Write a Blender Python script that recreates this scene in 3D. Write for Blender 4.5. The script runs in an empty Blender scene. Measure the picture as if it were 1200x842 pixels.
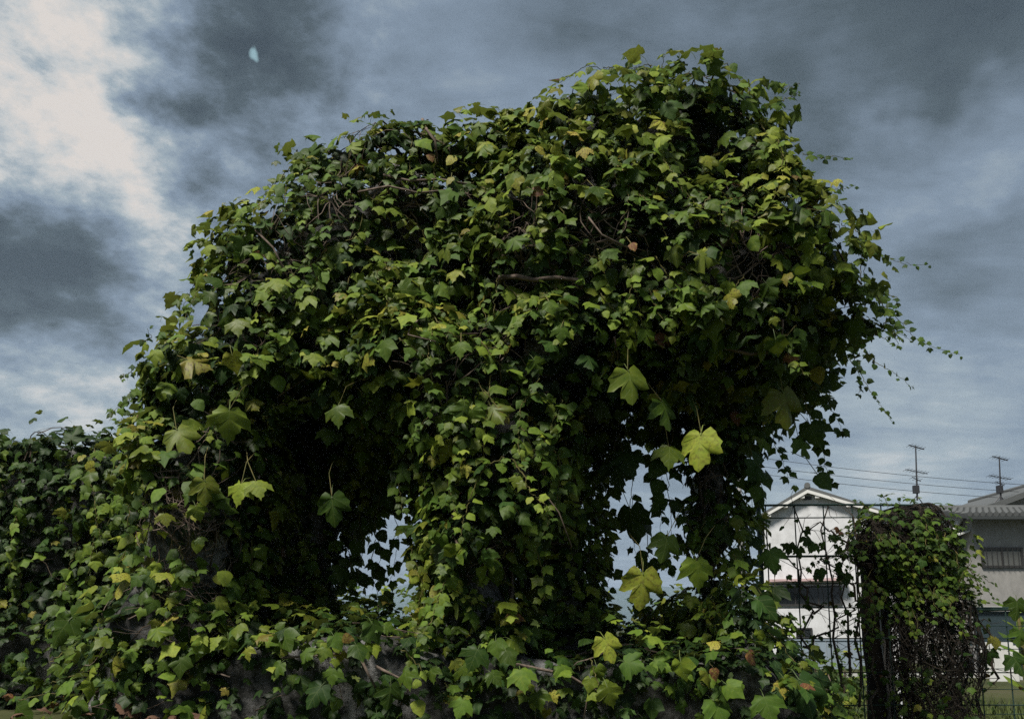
import bpy, bmesh, math, random
import numpy as np
from mathutils import Vector, Matrix

random.seed(7)
rng = np.random.default_rng(7)
SC = bpy.context.scene
COL = SC.collection
PI = math.pi

# ------------------------------------------------------------------ camera
FPX, CX, PITCH, Y0 = 900.0, 600.0, math.radians(8.0), 609.0
CAM = np.array([0.0, 0.0, 1.5])
cam_d = bpy.data.cameras.new('camera')
cam = bpy.data.objects.new('camera', cam_d)
COL.objects.link(cam)
cam.location = CAM
cam.rotation_euler = (PI / 2 + PITCH, 0, 0)
cam_d.sensor_width = 36.0
cam_d.lens = FPX / 1200 * 36
cam_d.shift_y = (Y0 - 421) / 1200
cam_d.clip_end = 20000
SC.camera = cam
FWD = np.array([0, math.cos(PITCH), math.sin(PITCH)])
UPV = np.array([0, -math.sin(PITCH), math.cos(PITCH)])


def ray(px, py):
    d = FWD + np.array([1.0, 0, 0]) * (px - CX) / FPX + UPV * (Y0 - py) / FPX
    return d


def at(px, py, Y):
    """point at ground distance Y along the line of sight of a photo pixel"""
    d = ray(px, py)
    return CAM + d * (Y / d[1])


def proj(P):
    v = P - CAM
    w = v @ FWD
    return CX + FPX * v[:, 0] / w, Y0 - FPX * (v @ UPV) / w, w


# ------------------------------------------------------------------ sky, sun
SUN_EL, SUN_AZ = 55.0, 220.0          # compass-like: 0 = +Y, clockwise; the sun stands behind and left of the camera
world = bpy.data.worlds.new('World')
SC.world = world
world.use_nodes = True


class NT:
    def __init__(self, tree):
        self.t = tree
        self.t.nodes.clear()

    def n(self, typ, _in=None, **kw):
        nd = self.t.nodes.new(typ)
        for k, v in kw.items():
            setattr(nd, k, v)
        for k, v in (_in or {}).items():
            if isinstance(v, bpy.types.NodeSocket):
                self.t.links.new(v, nd.inputs[k])
            else:
                nd.inputs[k].default_value = v
        return nd

    def math(self, op, a, b=0.0, c=0.0, clamp=False):
        nd = self.n('ShaderNodeMath', {0: a, 1: b, 2: c}, operation=op)
        nd.use_clamp = clamp
        return nd.outputs[0]

    def vmath(self, op, a, b=(0, 0, 0), out=0):
        nd = self.n('ShaderNodeVectorMath', {0: a, 1: b}, operation=op)
        return nd.outputs[out]

    def ramp(self, fac, stops, interp='LINEAR'):
        nd = self.n('ShaderNodeValToRGB', {0: fac})
        cr = nd.color_ramp
        cr.interpolation = interp
        while len(cr.elements) < len(stops):
            cr.elements.new(0.5)
        for e, (p, c) in zip(cr.elements, stops):
            e.position = p
            e.color = (c[0], c[1], c[2], 1) if not isinstance(c, (int, float)) else (c, c, c, 1)
        return nd.outputs[0]

    def mixc(self, fac, a, b, blend='MIX'):
        nd = self.n('ShaderNodeMix', data_type='RGBA', blend_type=blend)
        for k, v in ((0, fac), (6, a), (7, b)):
            if isinstance(v, bpy.types.NodeSocket):
                self.t.links.new(v, nd.inputs[k])
            else:
                nd.inputs[k].default_value = v if k == 0 else (v[0], v[1], v[2], 1)
        return nd.outputs[2]

    def noise(self, vec, scale, detail=4, rough=0.55, dist=0.0, out=0):
        nd = self.n('ShaderNodeTexNoise', {'Vector': vec, 'Scale': scale, 'Detail': detail, 'Roughness': rough, 'Distortion': dist})
        return nd.outputs[out]


def build_world():
    N = NT(world.node_tree)
    tc = N.n('ShaderNodeTexCoord').outputs['Generated']
    sep = N.n('ShaderNodeSeparateXYZ', {0: tc})
    # cloud sheet: direction projected on a flat layer, so that the clouds foreshorten towards the horizon
    zz = N.math('ADD', N.math('MAXIMUM', sep.outputs[2], 0.0), 0.22)
    lay = N.n('ShaderNodeCombineXYZ', {0: N.math('DIVIDE', sep.outputs[0], zz), 1: N.math('DIVIDE', sep.outputs[1], zz), 2: 0.3}).outputs[0]
    warp = N.vmath('SUBTRACT', N.noise(tc, 4.5, 4, 0.6, out=1), (0.5, 0.5, 0.5))
    wd = N.n('ShaderNodeVectorMath', {0: warp, 3: 0.30}, operation='SCALE').outputs[0]
    d2 = N.vmath('NORMALIZE', N.vmath('ADD', tc, wd))
    # banks of cloud: (direction seen at pixel, radius in degrees, brightness)
    banks = [(30, 70, 13, .15), (140, 15, 9, .17), (200, 0, 5, .12), (10, 130, 7, .10), (60, 190, 6, .20), (110, 250, 7, .12), (160, 290, 6, .10), (-60, -60, 18, .1),
             (0, 265, 8, -.30), (30, 340, 9, -.24), (215, 62, 5.5, -.26), (270, 50, 9, -.20), (330, 20, 8, -.12), (230, 150, 6, -.10),
             (1010, 55, 13, -.24), (1180, 20, 10, -.20), (800, -60, 14, -.16), (1190, 300, 8, -.08), (1060, 300, 7, -.07),
             (520, 60, 11, .10), (1170, 150, 6, .18), (1090, 200, 6, .16), (1010, 250, 5, .12), (1110, 430, 14, .07), (980, 540, 12, .09), (1150, 540, 12, .05),
             (90, 430, 9, .20), (30, 480, 7, .18), (130, 370, 5, .10), (640, 700, 22, .10)]
    val = 0.455
    for px, py, r, w in banks:
        v = ray(px, py)
        v = v / np.linalg.norm(v)
        dt = N.n('ShaderNodeVectorMath', {0: d2, 1: tuple(v)}, operation='DOT_PRODUCT').outputs['Value']
        mr = N.n('ShaderNodeMapRange', {0: dt, 1: math.cos(math.radians(r)), 2: 1.0, 3: 0.0, 4: w}, interpolation_type='SMOOTHSTEP').outputs[0]
        val = N.math('ADD', val, mr)
    big = N.math('MULTIPLY', N.math('SUBTRACT', N.noise(lay, 1.3, 5, 0.55, 0.4), 0.5), 0.42)
    mid = N.math('MULTIPLY', N.math('SUBTRACT', N.noise(N.n('ShaderNodeMapping', {'Vector': lay, 'Rotation': (0, 0, .5), 'Scale': (1, 2.2, 1)}).outputs[0], 3.2, 5, 0.62, 0.3), 0.5), 0.58)
    fine = N.math('MULTIPLY', N.math('SUBTRACT', N.noise(N.n('ShaderNodeMapping', {'Vector': tc, 'Rotation': (0, .7, 0), 'Scale': (1, 1, 1.8)}).outputs[0], 13.0, 6, 0.64, 0.1), 0.5), 1.35)
    # torn, sunlit edges show only in the bright bank; elsewhere the sheet is smooth
    fine = N.math('MULTIPLY', fine, N.n('ShaderNodeMapRange', {0: N.n('ShaderNodeVectorMath', {0: tc, 1: tuple(ray(60, 160) / np.linalg.norm(ray(60, 160)))}, operation='DOT_PRODUCT').outputs['Value'], 1: math.cos(math.radians(26)), 2: 1.0, 3: .12, 4: 1.0}).outputs[0])
    val = N.math('ADD', N.math('ADD', val, big), N.math('ADD', mid, fine))
    # the thin gap where the sun's disc almost breaks through
    v = ray(297, 62)
    v = v / np.linalg.norm(v)
    dt = N.n('ShaderNodeVectorMath', {0: N.vmath('NORMALIZE', N.vmath('ADD', tc, N.n('ShaderNodeVectorMath', {0: N.vmath('SUBTRACT', N.noise(tc, 30, 3, out=1), (.5, .5, .5)), 3: 0.03}, operation='SCALE').outputs[0])), 1: tuple(v)}, operation='DOT_PRODUCT').outputs['Value']
    gap = N.n('ShaderNodeMapRange', {0: dt, 1: math.cos(math.radians(.38)), 2: 1.0, 3: 0.0, 4: 1.0}, interpolation_type='SMOOTHSTEP').outputs[0]
    k = 10.0
    cl = N.ramp(val, [(0.0, (.020, .028, .029)), (.22, (.046, .062, .066)), (.40, (.108, .140, .172)), (.55, (.165, .212, .268)),
                      (.70, (.27, .32, .35)), (.84, (.46, .47, .46)), (1.0, (.60, .55, .50))])
    cl = N.mixc(N.math('MULTIPLY', gap, 0.5), cl, (.42, .66, .72))
    cl10 = N.n('ShaderNodeVectorMath', {0: cl, 3: k}, operation='SCALE').outputs[0]
    sky = N.n('ShaderNodeTexSky', sky_type='NISHITA')
    sky.sun_disc = False
    sky.sun_elevation = math.radians(SUN_EL)
    sky.sun_rotation = math.radians(SUN_AZ)
    sky.air_density = 1.5
    sky.dust_density = 3.0
    col = N.mixc(0.90, sky.outputs[0], cl10)
    bg = N.n('ShaderNodeBackground', {0: col, 1: 0.1})
    out = N.n('ShaderNodeOutputWorld', {0: bg.outputs[0]})


build_world()
world.cycles.sampling_method = 'MANUAL'
world.cycles.sample_map_resolution = 256
sun_d = bpy.data.lights.new('sun', 'SUN')
sun_d.energy = 5.0
sun_d.angle = math.radians(14)
sun_d.color = (1.0, 0.95, 0.86)
sun = bpy.data.objects.new('sun', sun_d)
COL.objects.link(sun)
el, az = math.radians(SUN_EL), math.radians(SUN_AZ)
sdir = Vector((math.sin(az) * math.cos(el), math.cos(az) * math.cos(el), math.sin(el)))
sun.rotation_euler = sdir.to_track_quat('Z', 'Y').to_euler()
sun.location = sdir * 30 + Vector((0, 4, 0))
SC.view_settings.view_transform = 'Standard'
SC.view_settings.look = 'None'
SC.view_settings.exposure = 0.40
SC.view_settings.gamma = 1.0
SC.render.engine = 'CYCLES'
SC.cycles.use_denoising = False
SC.cycles.sample_clamp_indirect = 1.5
SC.cycles.max_bounces = 6
SC.cycles.diffuse_bounces = 3
SC.cycles.transmission_bounces = 3
SC.cycles.glossy_bounces = 2

# ------------------------------------------------------------------ materials
MATS = {}


def mat(name, fn):
    m = bpy.data.materials.new(name)
    m.use_nodes = True
    N = NT(m.node_tree)
    sh = fn(N)
    N.n('ShaderNodeOutputMaterial', {0: sh})
    MATS[name] = m
    return m


def principled(N, col, rough=0.8, bump=None, bstr=0.3, bdist=0.02, spec=0.3, metal=0.0):
    i = {'Base Color': col if isinstance(col, bpy.types.NodeSocket) else (*col, 1), 'Roughness': rough, 'Specular IOR Level': spec, 'Metallic': metal}
    if bump is not None:
        i['Normal'] = N.n('ShaderNodeBump', {'Height': bump, 'Strength': bstr, 'Distance': bdist}).outputs[0]
    return N.n('ShaderNodeBsdfPrincipled', i).outputs[0]


def leaf_mat(kind):
    def f(N):
        a = N.n('ShaderNodeAttribute', attribute_name='tint', attribute_type=kind)
        sp = N.n('ShaderNodeSeparateColor', {0: a.outputs['Color']})
        tint, rnd = sp.outputs[0], sp.outputs[1]
        uv = N.n('ShaderNodeUVMap', uv_map='leafuv').outputs[0]
        su = N.n('ShaderNodeSeparateXYZ', {0: uv})
        u = N.math('ABSOLUTE', N.math('SUBTRACT', su.outputs[0], 0.5))
        v = su.outputs[1]
        off = N.n('ShaderNodeCombineXYZ', {0: N.math('MULTIPLY', rnd, 37.0), 1: N.math('MULTIPLY', rnd, 91.0), 2: 0.0}).outputs[0]
        uvo = N.vmath('ADD', uv, off)
        mott = N.noise(uvo, 5.0, 4, 0.6)
        t2 = N.math('ADD', tint, N.math('MULTIPLY', N.math('SUBTRACT', mott, 0.5), N.math('MULTIPLY_ADD', tint, 0.42, 0.10)))
        t2 = N.math('MULTIPLY', t2, 0.8)
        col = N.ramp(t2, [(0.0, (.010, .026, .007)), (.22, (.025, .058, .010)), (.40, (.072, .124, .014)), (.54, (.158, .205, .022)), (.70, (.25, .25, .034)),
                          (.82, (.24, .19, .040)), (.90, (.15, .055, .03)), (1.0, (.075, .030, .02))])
        col = N.mixc(1.0, col, N.ramp(rnd, [(0.0, .55), (1.0, 1.35)]), 'MULTIPLY')
        # veins
        e = 0.014
        mid = N.math('LESS_THAN', u, e)
        vd = None
        for (v0, sx, sy) in ((0.10, .83, .55), (0.34, .70, .71), (0.58, .66, .75)):
            dd = N.math('ABSOLUTE', N.math('SUBTRACT', N.math('MULTIPLY', u, sy), N.math('MULTIPLY', N.math('SUBTRACT', v, v0), sx)))
            ln = N.math('LESS_THAN', dd, 0.010)
            vd = ln if vd is None else N.math('MAXIMUM', vd, ln)
        vein = N.math('MAXIMUM', mid, vd)
        col = N.mixc(N.math('MULTIPLY', vein, 0.22), col, (.15, .19, .06))
        # brown blotches where the leaf turns
        spots = N.math('MULTIPLY', N.ramp(N.noise(uvo, 11.0, 3, 0.6), [(.50, 0.0), (.62, 1.0)]), N.ramp(tint, [(.58, 0.0), (.85, .85)]))
        col = N.mixc(spots, col, (.075, .050, .018))
        geo = N.n('ShaderNodeNewGeometry')
        col = N.mixc(N.math('MULTIPLY', geo.outputs['Backfacing'], 0.40), col, (.10, .125, .07))
        bmp = N.math('SUBTRACT', N.math('MULTIPLY', mott, 0.5), N.math('MULTIPLY', vein, 0.5))
        nrm = N.n('ShaderNodeBump', {'Height': bmp, 'Strength': 0.35, 'Distance': 0.01}).outputs[0]
        p = N.n('ShaderNodeBsdfPrincipled', {'Base Color': col, 'Roughness': N.math('MULTIPLY_ADD', rnd, 0.22, 0.42), 'Specular IOR Level': 0.18, 'Normal': nrm}).outputs[0]
        tcol = N.mixc(0.5, col, (.16, .20, .02))
        tr = N.n('ShaderNodeBsdfTranslucent', {0: tcol}).outputs[0]
        return N.n('ShaderNodeMixShader', {0: 0.26, 1: p, 2: tr}).outputs[0]
    return f


mat('ivy_leaf', leaf_mat('GEOMETRY'))
mat('ivy_leaf_single', leaf_mat('OBJECT'))


def obj_co(N):
    return N.n('ShaderNodeTexCoord').outputs['Object']


def m_concrete(N):
    c = obj_co(N)
    a = N.noise(c, 2.2, 6, 0.65)
    b = N.noise(c, 16, 8, 0.78)
    col = N.ramp(a, [(.34, (.03, .03, .028)), (.47, (.10, .10, .098)), (.57, (.22, .22, .217)), (.70, (.36, .36, .355))])
    col = N.mixc(N.ramp(b, [(.46, 0.0), (.58, .85)]), col, (.022, .023, .019))
    h = N.math('ADD', N.math('MULTIPLY', a, .6), N.math('MULTIPLY', b, .6))
    return principled(N, col, 0.92, h, 0.9, 0.05, 0.15)


mat('weathered_concrete', m_concrete)


def m_stem(c0, c1):
    def f(N):
        n = N.noise(obj_co(N), 25, 4, .6)
        return principled(N, N.ramp(n, [(.3, c0), (.7, c1)]), 0.85, n, .5, .004, .2)
    return f


mat('woody_stem', m_stem((.028, .020, .014), (.10, .075, .055)))
mat('dark_bark', m_stem((.010, .008, .006), (.030, .024, .018)))
mat('dry_stem', m_stem((.045, .032, .024), (.20, .155, .125)))
mat('green_stem', m_stem((.055, .065, .02), (.16, .13, .05)))


def m_plaster(base, dirt, sc=1.2, stain=0.5):
    def f(N):
        c = obj_co(N)
        mp = N.n('ShaderNodeMapping', {'Vector': c, 'Scale': (1.2, 1.2, .8)}).outputs[0]
        a = N.noise(mp, sc, 6, .65)
        b = N.noise(c, 30, 4, .6)
        col = N.mixc(N.ramp(a, [(.42, 0.0), (.75, stain)]), base, dirt)
        col = N.mixc(N.math('MULTIPLY', N.math('SUBTRACT', b, .3), .35), col, dirt)
        return principled(N, col, .9, b, .4, .01, .2)
    return f


mat('white_plaster', m_plaster((.58, .59, .61), (.25, .25, .24), 2.0, .5))
mat('grey_stucco', m_plaster((.29, .28, .265), (.11, .11, .105), 2.5, .55))
mat('brown_plaster', m_plaster((.17, .15, .13), (.07, .06, .05)))
mat('pale_board', m_plaster((.50, .50, .48), (.2, .2, .18)))
mat('blue_tin', m_plaster((.25, .31, .37), (.14, .15, .16)))


def m_simple(c, rough, spec=.3, metal=0.0, var=.25):
    def f(N):
        n = N.noise(obj_co(N), 9, 5, .6)
        col = N.mixc(N.math('MULTIPLY', n, var), c, tuple(x * .35 for x in c))
        return principled(N, col, rough, n, .15, .005, spec, metal)
    return f


mat('dark_tile', m_simple((.10, .105, .105), .6, .3))
mat('roof_trim', m_simple((.05, .055, .055), .6))
mat('white_trim', m_simple((.62, .62, .60), .6))
mat('pink_awning', m_simple((.50, .36, .36), .7))
mat('dark_frame', m_simple((.035, .034, .033), .5))
mat('window_glass', m_simple((.018, .022, .024), .08, .6, 0, .1))
mat('pale_curtain', m_simple((.10, .105, .10), .8))
mat('antenna_metal', m_simple((.045, .045, .05), .5, .4, .3))
mat('pole_grey', m_simple((.20, .20, .20), .8))
mat('fence_green', m_simple((.020, .045, .038), .5, .4))
mat('wire_black', m_simple((.02, .02, .022), .6))
mat('terracotta', m_simple((.28, .10, .05), .8))
mat('pipe_white', m_simple((.60, .62, .64), .5))
mat('blue_plastic', m_simple((.03, .17, .38), .5))
mat('carport_blue', m_simple((.030, .048, .056), .6))


def m_ground(N):
    c = obj_co(N)
    a = N.noise(c, .25, 5, .6)
    b = N.noise(c, 6, 6, .7)
    col = N.ramp(a, [(.35, (.035, .045, .016)), (.55, (.065, .075, .028)), (.7, (.10, .085, .055))])
    col = N.mixc(N.math('MULTIPLY', b, .6), col, (.025, .022, .014))
    return principled(N, col, .95, b, .8, .05, .1)


mat('ground_soil', m_ground)


def m_hill(N):
    c = obj_co(N)
    b = N.noise(c, .012, 6, .65)
    return principled(N, N.ramp(b, [(.3, (.022, .045, .040)), (.7, (.045, .075, .055))]), .95, None)


mat('hill_forest', m_hill)
mat('grass_blade', m_stem((.03, .05, .012), (.085, .10, .03)))
mat('dead_leaf', m_stem((.05, .028, .018), (.15, .085, .055)))

# ------------------------------------------------------------------ object helpers


def link(name, me, m, parent=None, smooth=False):
    o = bpy.data.objects.new(name, me)
    COL.objects.link(o)
    if m and not me.materials:
        me.materials.append(MATS[m] if isinstance(m, str) else m)
    if parent is not None:
        o.parent = parent
        o.location = Vector((0, 0, 0)) - parent.location if False else o.location
    if smooth:
        me.polygons.foreach_set('use_smooth', np.ones(len(me.polygons), bool))
    return o


def tag(o, label, cat, group=None):
    o['label'] = label
    o['category'] = cat
    if group:
        o['group'] = group
    return o


def thing(name, loc, label, cat, group=None):
    o = bpy.data.objects.new(name, None)
    COL.objects.link(o)
    o.location = tuple(float(x) for x in loc)
    o.empty_display_size = 0.2
    return tag(o, label, cat, group)


class MB:
    """collects boxes, tubes and prisms given in world metres; build() links them as ONE mesh"""

    def __init__(self):
        self.v, self.f = [], []

    def add(self, vs, fs):
        b = len(self.v)
        self.v += [tuple(float(q) for q in p) for p in vs]
        self.f += [tuple(b + i for i in f) for f in fs]

    def box(self, x0, x1, y0, y1, z0, z1):
        self.add([(x, y, z) for z in (z0, z1) for y in (y0, y1) for x in (x0, x1)],
                 [(0, 2, 3, 1), (4, 5, 7, 6), (0, 1, 5, 4), (2, 6, 7, 3), (0, 4, 6, 2), (1, 3, 7, 5)])
        return self

    def prism(self, poly, ext):
        """poly: 3D points, ext: vector"""
        n = len(poly)
        p = [np.array(q, float) for q in poly]
        e = np.array(ext, float)
        self.add(p + [q + e for q in p], [tuple(range(n))[::-1], tuple(range(n, 2 * n))] + [(i, (i + 1) % n, n + (i + 1) % n, n + i) for i in range(n)])
        return self

    def tube(self, pts, r, sides=5, r2=None):
        pts = [np.array(p, float) for p in pts]
        n = len(pts)
        rad = [r + ((r if r2 is None else r2) - r) * i / max(1, n - 1) for i in range(n)]
        vs, fs = [], []
        for i, p in enumerate(pts):
            t = pts[min(i + 1, n - 1)] - pts[max(i - 1, 0)]
            t = t / (np.linalg.norm(t) + 1e-9)
            a = np.cross(t, (0.31, 0.17, 0.93) if abs(t[2]) < .9 else (1, 0.1, 0))
            a /= np.linalg.norm(a) + 1e-9
            b = np.cross(t, a)
            for k in range(sides):
                w = 2 * PI * k / sides
                vs.append(p + rad[i] * (math.cos(w) * a + math.sin(w) * b))
        for i in range(n - 1):
            for k in range(sides):
                fs.append((i * sides + k, i * sides + (k + 1) % sides, (i + 1) * sides + (k + 1) % sides, (i + 1) * sides + k))
        fs.append(tuple(range(sides))[::-1])
        fs.append(tuple((n - 1) * sides + k for k in range(sides)))
        self.add(vs, fs)
        return self

    def build(self, name, m, parent=None, smooth=False):
        me = bpy.data.meshes.new(name)
        off = np.array(parent_world(parent))
        vs = [tuple(np.array(p) - off) for p in self.v] if parent is not None else self.v
        me.from_pydata(vs, [], self.f)
        me.update()
        return link(name, me, m, parent, smooth)


def parent_world(p):
    w = np.zeros(3)
    while p is not None:
        w += np.array(p.location)
        p = p.parent
    return w


# ------------------------------------------------------------------ signed distance fields for the overgrown masses
WAVES = [(rng.normal(size=3) * s, rng.uniform(0, 6.28), a) for s, a in [(2.2, .035)] * 5 + [(5.5, .024)] * 6 + [(10.0, .010)] * 5]


def bumps(P, k=1.0):
    o = np.zeros(len(P))
    for w, ph, a in WAVES:
        o += a * np.sin(P @ w + ph)
    return o * k


def poly_sd(X, Z, poly):
    d = np.full(X.shape, 1e9)
    ins = np.zeros(X.shape, bool)
    n = len(poly)
    for i in range(n):
        ax, az_ = poly[i]
        bx, bz = poly[(i + 1) % n]
        ex, ez = bx - ax, bz - az_
        wx, wz = X - ax, Z - az_
        t = np.clip((wx * ex + wz * ez) / (ex * ex + ez * ez + 1e-12), 0, 1)
        d = np.minimum(d, (wx - t * ex) ** 2 + (wz - t * ez) ** 2)
        c = ((az_ <= Z) & (bz > Z)) | ((bz <= Z) & (az_ > Z))
        with np.errstate(divide='ignore', invalid='ignore'):
            xi = ax + (Z - az_) / (bz - az_ if bz != az_ else 1e-9) * ex
        ins ^= c & (X < xi)
    d = np.sqrt(d)
    return np.where(ins, -d, d)


class Slab:
    """outline (photo pixels placed at distance yo) extruded from y0 to y1 with rounded rims"""

    def __init__(self, name, px, yo, y0, y1, r, inset=0.0):
        self.name = name
        self.poly = [(at(x, y, yo)[0], at(x, y, yo)[2]) for x, y in px]
        self.yc, self.h, self.r, self.inset = (y0 + y1) / 2, (y1 - y0) / 2, r, inset
        xs, zs = [p[0] for p in self.poly], [p[1] for p in self.poly]
        self.lo = np.array([min(xs), y0, min(zs)]) - .12
        self.hi = np.array([max(xs), y1, max(zs)]) + .12

    def sd(self, P):
        d2 = poly_sd(P[:, 0], P[:, 2], self.poly) + self.inset
        dy = np.abs(P[:, 1] - self.yc) - self.h
        a, b = d2 + self.r, dy + self.r
        return np.minimum(np.maximum(a, b), 0) + np.hypot(np.maximum(a, 0), np.maximum(b, 0)) - self.r


class Union:
    def __init__(self, parts, k=0.12, bump=1.0):
        self.parts, self.k, self.bump = parts, k, bump
        self.lo = np.min([p.lo for p in parts], 0)
        self.hi = np.max([p.hi for p in parts], 0)

    def sd(self, P):
        d = None
        for p in self.parts:
            e = p.sd(P)
            if d is None:
                d = e
            else:
                h = np.clip(.5 + .5 * (d - e) / self.k, 0, 1)
                d = d * (1 - h) + e * h - self.k * h * (1 - h)
        return d + bumps(P, self.bump)

    def grad(self, P):
        e = 0.010
        g = np.zeros_like(P)
        for q in ((1, -1, -1), (-1, -1, 1), (-1, 1, -1), (1, 1, 1)):
            q = np.array(q, float)
            g += q * self.sd(P + q * e)[:, None]
        return g / (np.linalg.norm(g, axis=1, keepdims=True) + 1e-9)

    def project(self, P, it=3):
        for _ in range(it):
            d = self.sd(P)
            P = P - self.grad(P) * d[:, None]
        return P

    def sample(self, n, band=0.16):
        out = []
        c = 0
        while c < n:
            P = rng.uniform(self.lo, self.hi, (n * 2, 3))
            P = P[np.abs(self.sd(P)) < band]
            P = self.project(P)
            ok = np.abs(self.sd(P)) < .02
            out.append(P[ok])
            c += ok.sum()
        P = np.concatenate(out)[:n]
        return P, self.grad(P)

    def hit(self, px, py, y0=2.8, y1=7.0):
        d = ray(px, py)
        ys = np.arange(y0, y1, .02)
        P = CAM + d[None, :] * (ys / d[1])[:, None]
        s = np.nonzero(self.sd(P) < 0)[0]
        return None if len(s) == 0 else P[s[0]]


def surface_nets(fn, lo, hi, step):
    n = np.ceil((hi - lo) / step).astype(int) + 1
    ax = [lo[i] + step * np.arange(n[i]) for i in range(3)]
    G = np.stack(np.meshgrid(*ax, indexing='ij'), -1).reshape(-1, 3)
    D = fn(G).reshape(n)
    ins = D < 0
    nx, ny, nz = n - 1
    acc = np.zeros((nx, ny, nz, 3))
    cnt = np.zeros((nx, ny, nz))
    corners = [(i, j, k) for i in (0, 1) for j in (0, 1) for k in (0, 1)]

    def sl(c):
        return D[c[0]:c[0] + nx, c[1]:c[1] + ny, c[2]:c[2] + nz]
    for a in corners:
        for b in corners:
            if a < b and sum(abs(p - q) for p, q in zip(a, b)) == 1:
                da, db = sl(a), sl(b)
                cr = (da < 0) != (db < 0)
                t = np.where(cr, da / np.where(da == db, 1, da - db), 0)
                for i in range(3):
                    acc[..., i] += np.where(cr, a[i] + t * (b[i] - a[i]), 0)
                cnt += cr
    act = cnt > 0
    idx = np.full((nx, ny, nz), -1)
    idx[act] = np.arange(act.sum())
    I = np.stack(np.nonzero(act), -1)
    V = lo + step * (I + acc[act] / cnt[act][:, None])
    F = []
    for ax_ in range(3):
        u, w = (ax_ + 1) % 3, (ax_ + 2) % 3
        s0 = [slice(0, n[i]) for i in range(3)]
        s0[ax_] = slice(0, n[ax_] - 1)
        s1 = list(s0)
        s1[ax_] = slice(1, n[ax_])
        A, B = ins[tuple(s0)], ins[tuple(s1)]
        E = np.stack(np.nonzero(A != B), -1)
        flip = A[A != B]
        ok = (E[:, u] > 0) & (E[:, w] > 0) & (E[:, u] < n[u] - 1) & (E[:, w] < n[w] - 1)
        E, flip = E[ok], flip[ok]
        q = []
        for du, dw in ((1, 1), (0, 1), (0, 0), (1, 0)):
            e = E.copy()
            e[:, u] -= du
            e[:, w] -= dw
            q.append(idx[e[:, 0], e[:, 1], e[:, 2]])
        q = np.stack(q, -1)
        q[~flip] = q[~flip][:, ::-1]
        F.append(q)
    return V, np.concatenate(F)


def sdf_mesh(name, slab, inset, step, m, parent, bump=.6, flat_top=None):
    def fn(P):
        d = slab.sd(P) + inset + bumps(P, bump) + .022 * np.sin(P[:, 0] * 31 + P[:, 2] * 17 + 2 * np.sin(P[:, 1] * 9)) * np.sin(P[:, 1] * 23 - P[:, 2] * 29 + 2 * np.sin(P[:, 0] * 11))
        return d
    V, F = surface_nets(fn, slab.lo, slab.hi, step)
    me = bpy.data.meshes.new(name)
    V = V - parent_world(parent)
    me.from_pydata(V.tolist(), [], F.tolist())
    me.update()
    return link(name, me, m, parent, True)


# ------------------------------------------------------------------ leaf templates
def leaf_template(half, fold, droop, wav, seed):
    r = random.Random(seed)
    # midrib stations
    mids = [half[0][1], .34, .62, half[-1][1]]
    V = [(0, y) for y in mids]
    F = []
    inner = half[1:-1]
    for sgn in (1, -1):
        prev_m, prev = 0, None
        for (x, y) in inner:
            jx = x * (1 + r.uniform(-.07, .07))
            V.append((sgn * jx, y + r.uniform(-.02, .02)))
            cur = len(V) - 1
            m_i = min(range(3), key=lambda k: abs(mids[k] - (y - .12))) if y > .1 else 0
            m_i = max(m_i, prev_m)
            if prev is None:
                tri = (0, cur, None)
            else:
                F.append((prev_m, prev, cur))
                while prev_m < m_i:
                    F.append((prev_m, cur, prev_m + 1))
                    prev_m += 1
            prev = cur
        while prev_m < 3:
            F.append((prev_m, prev, prev_m + 1))
            prev_m += 1
        if sgn == 1:
            nf = len(F)
    F = [f if i < nf else f[::-1] for i, f in enumerate(F)]
    V3 = []
    for x, y in V:
        z = -fold * abs(x) - droop * y * y + wav * math.sin(9 * x + 5 * y + seed) * (abs(x) + .15) + .06 * y
        V3.append((x, y, z))
    uv = [(x + .5, y) for x, y in V]
    # leaf stalk: a thin strip running back towards the stem
    b = len(V3)
    y0 = half[0][1]
    for (x, y, z) in ((-.014, y0, 0), (.014, y0, 0), (.012, -.18, -.10), (-.012, -.18, -.10), (.010, -.34, -.34), (-.010, -.34, -.34)):
        V3.append((x, y, z))
        uv.append((.5, .02))
    F += [(b, b + 1, b + 2, b + 3), (b + 3, b + 2, b + 4, b + 5)]
    return np.array(V3), F, np.array(uv)


H3 = [(0, .12), (.09, .0), (.24, -.07), (.33, .03), (.45, .10), (.47, .22), (.58, .30), (.55, .40), (.66, .60), (.45, .54), (.31, .55), (.31, .68), (.20, .74), (.16, .86), (.06, .92), (0, 1.08)]
HH = [(0, .14), (.09, .0), (.24, -.05), (.37, .03), (.43, .18), (.50, .30), (.58, .50), (.40, .55), (.31, .66), (.21, .76), (.11, .90), (0, 1.08)]
HO = [(0, .06), (.12, .0), (.27, .05), (.39, .18), (.43, .34), (.38, .50), (.33, .58), (.24, .72), (.12, .86), (0, 1.0)]
HD = [(0, .14), (.10, .02), (.26, -.08), (.40, .0), (.48, .14), (.60, .24), (.56, .36), (.68, .54), (.50, .55), (.36, .52), (.26, .54), (.33, .66), (.30, .76), (.18, .84), (.12, .92), (0, 1.0)]
TEMPL = [leaf_template(H3, .26, .30, .16, 1), leaf_template(HH, .38, .26, .14, 2), leaf_template(HO, .28, .34, .12, 3),
         leaf_template([(x * .80, y) for x, y in HD], .42, .34, .18, 4), leaf_template(H3, .55, .16, .18, 5), leaf_template(HH, .16, .48, .18, 6),
         leaf_template(HD, .60, .50, .20, 7), leaf_template(HO, .46, .20, .16, 8)]


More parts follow.
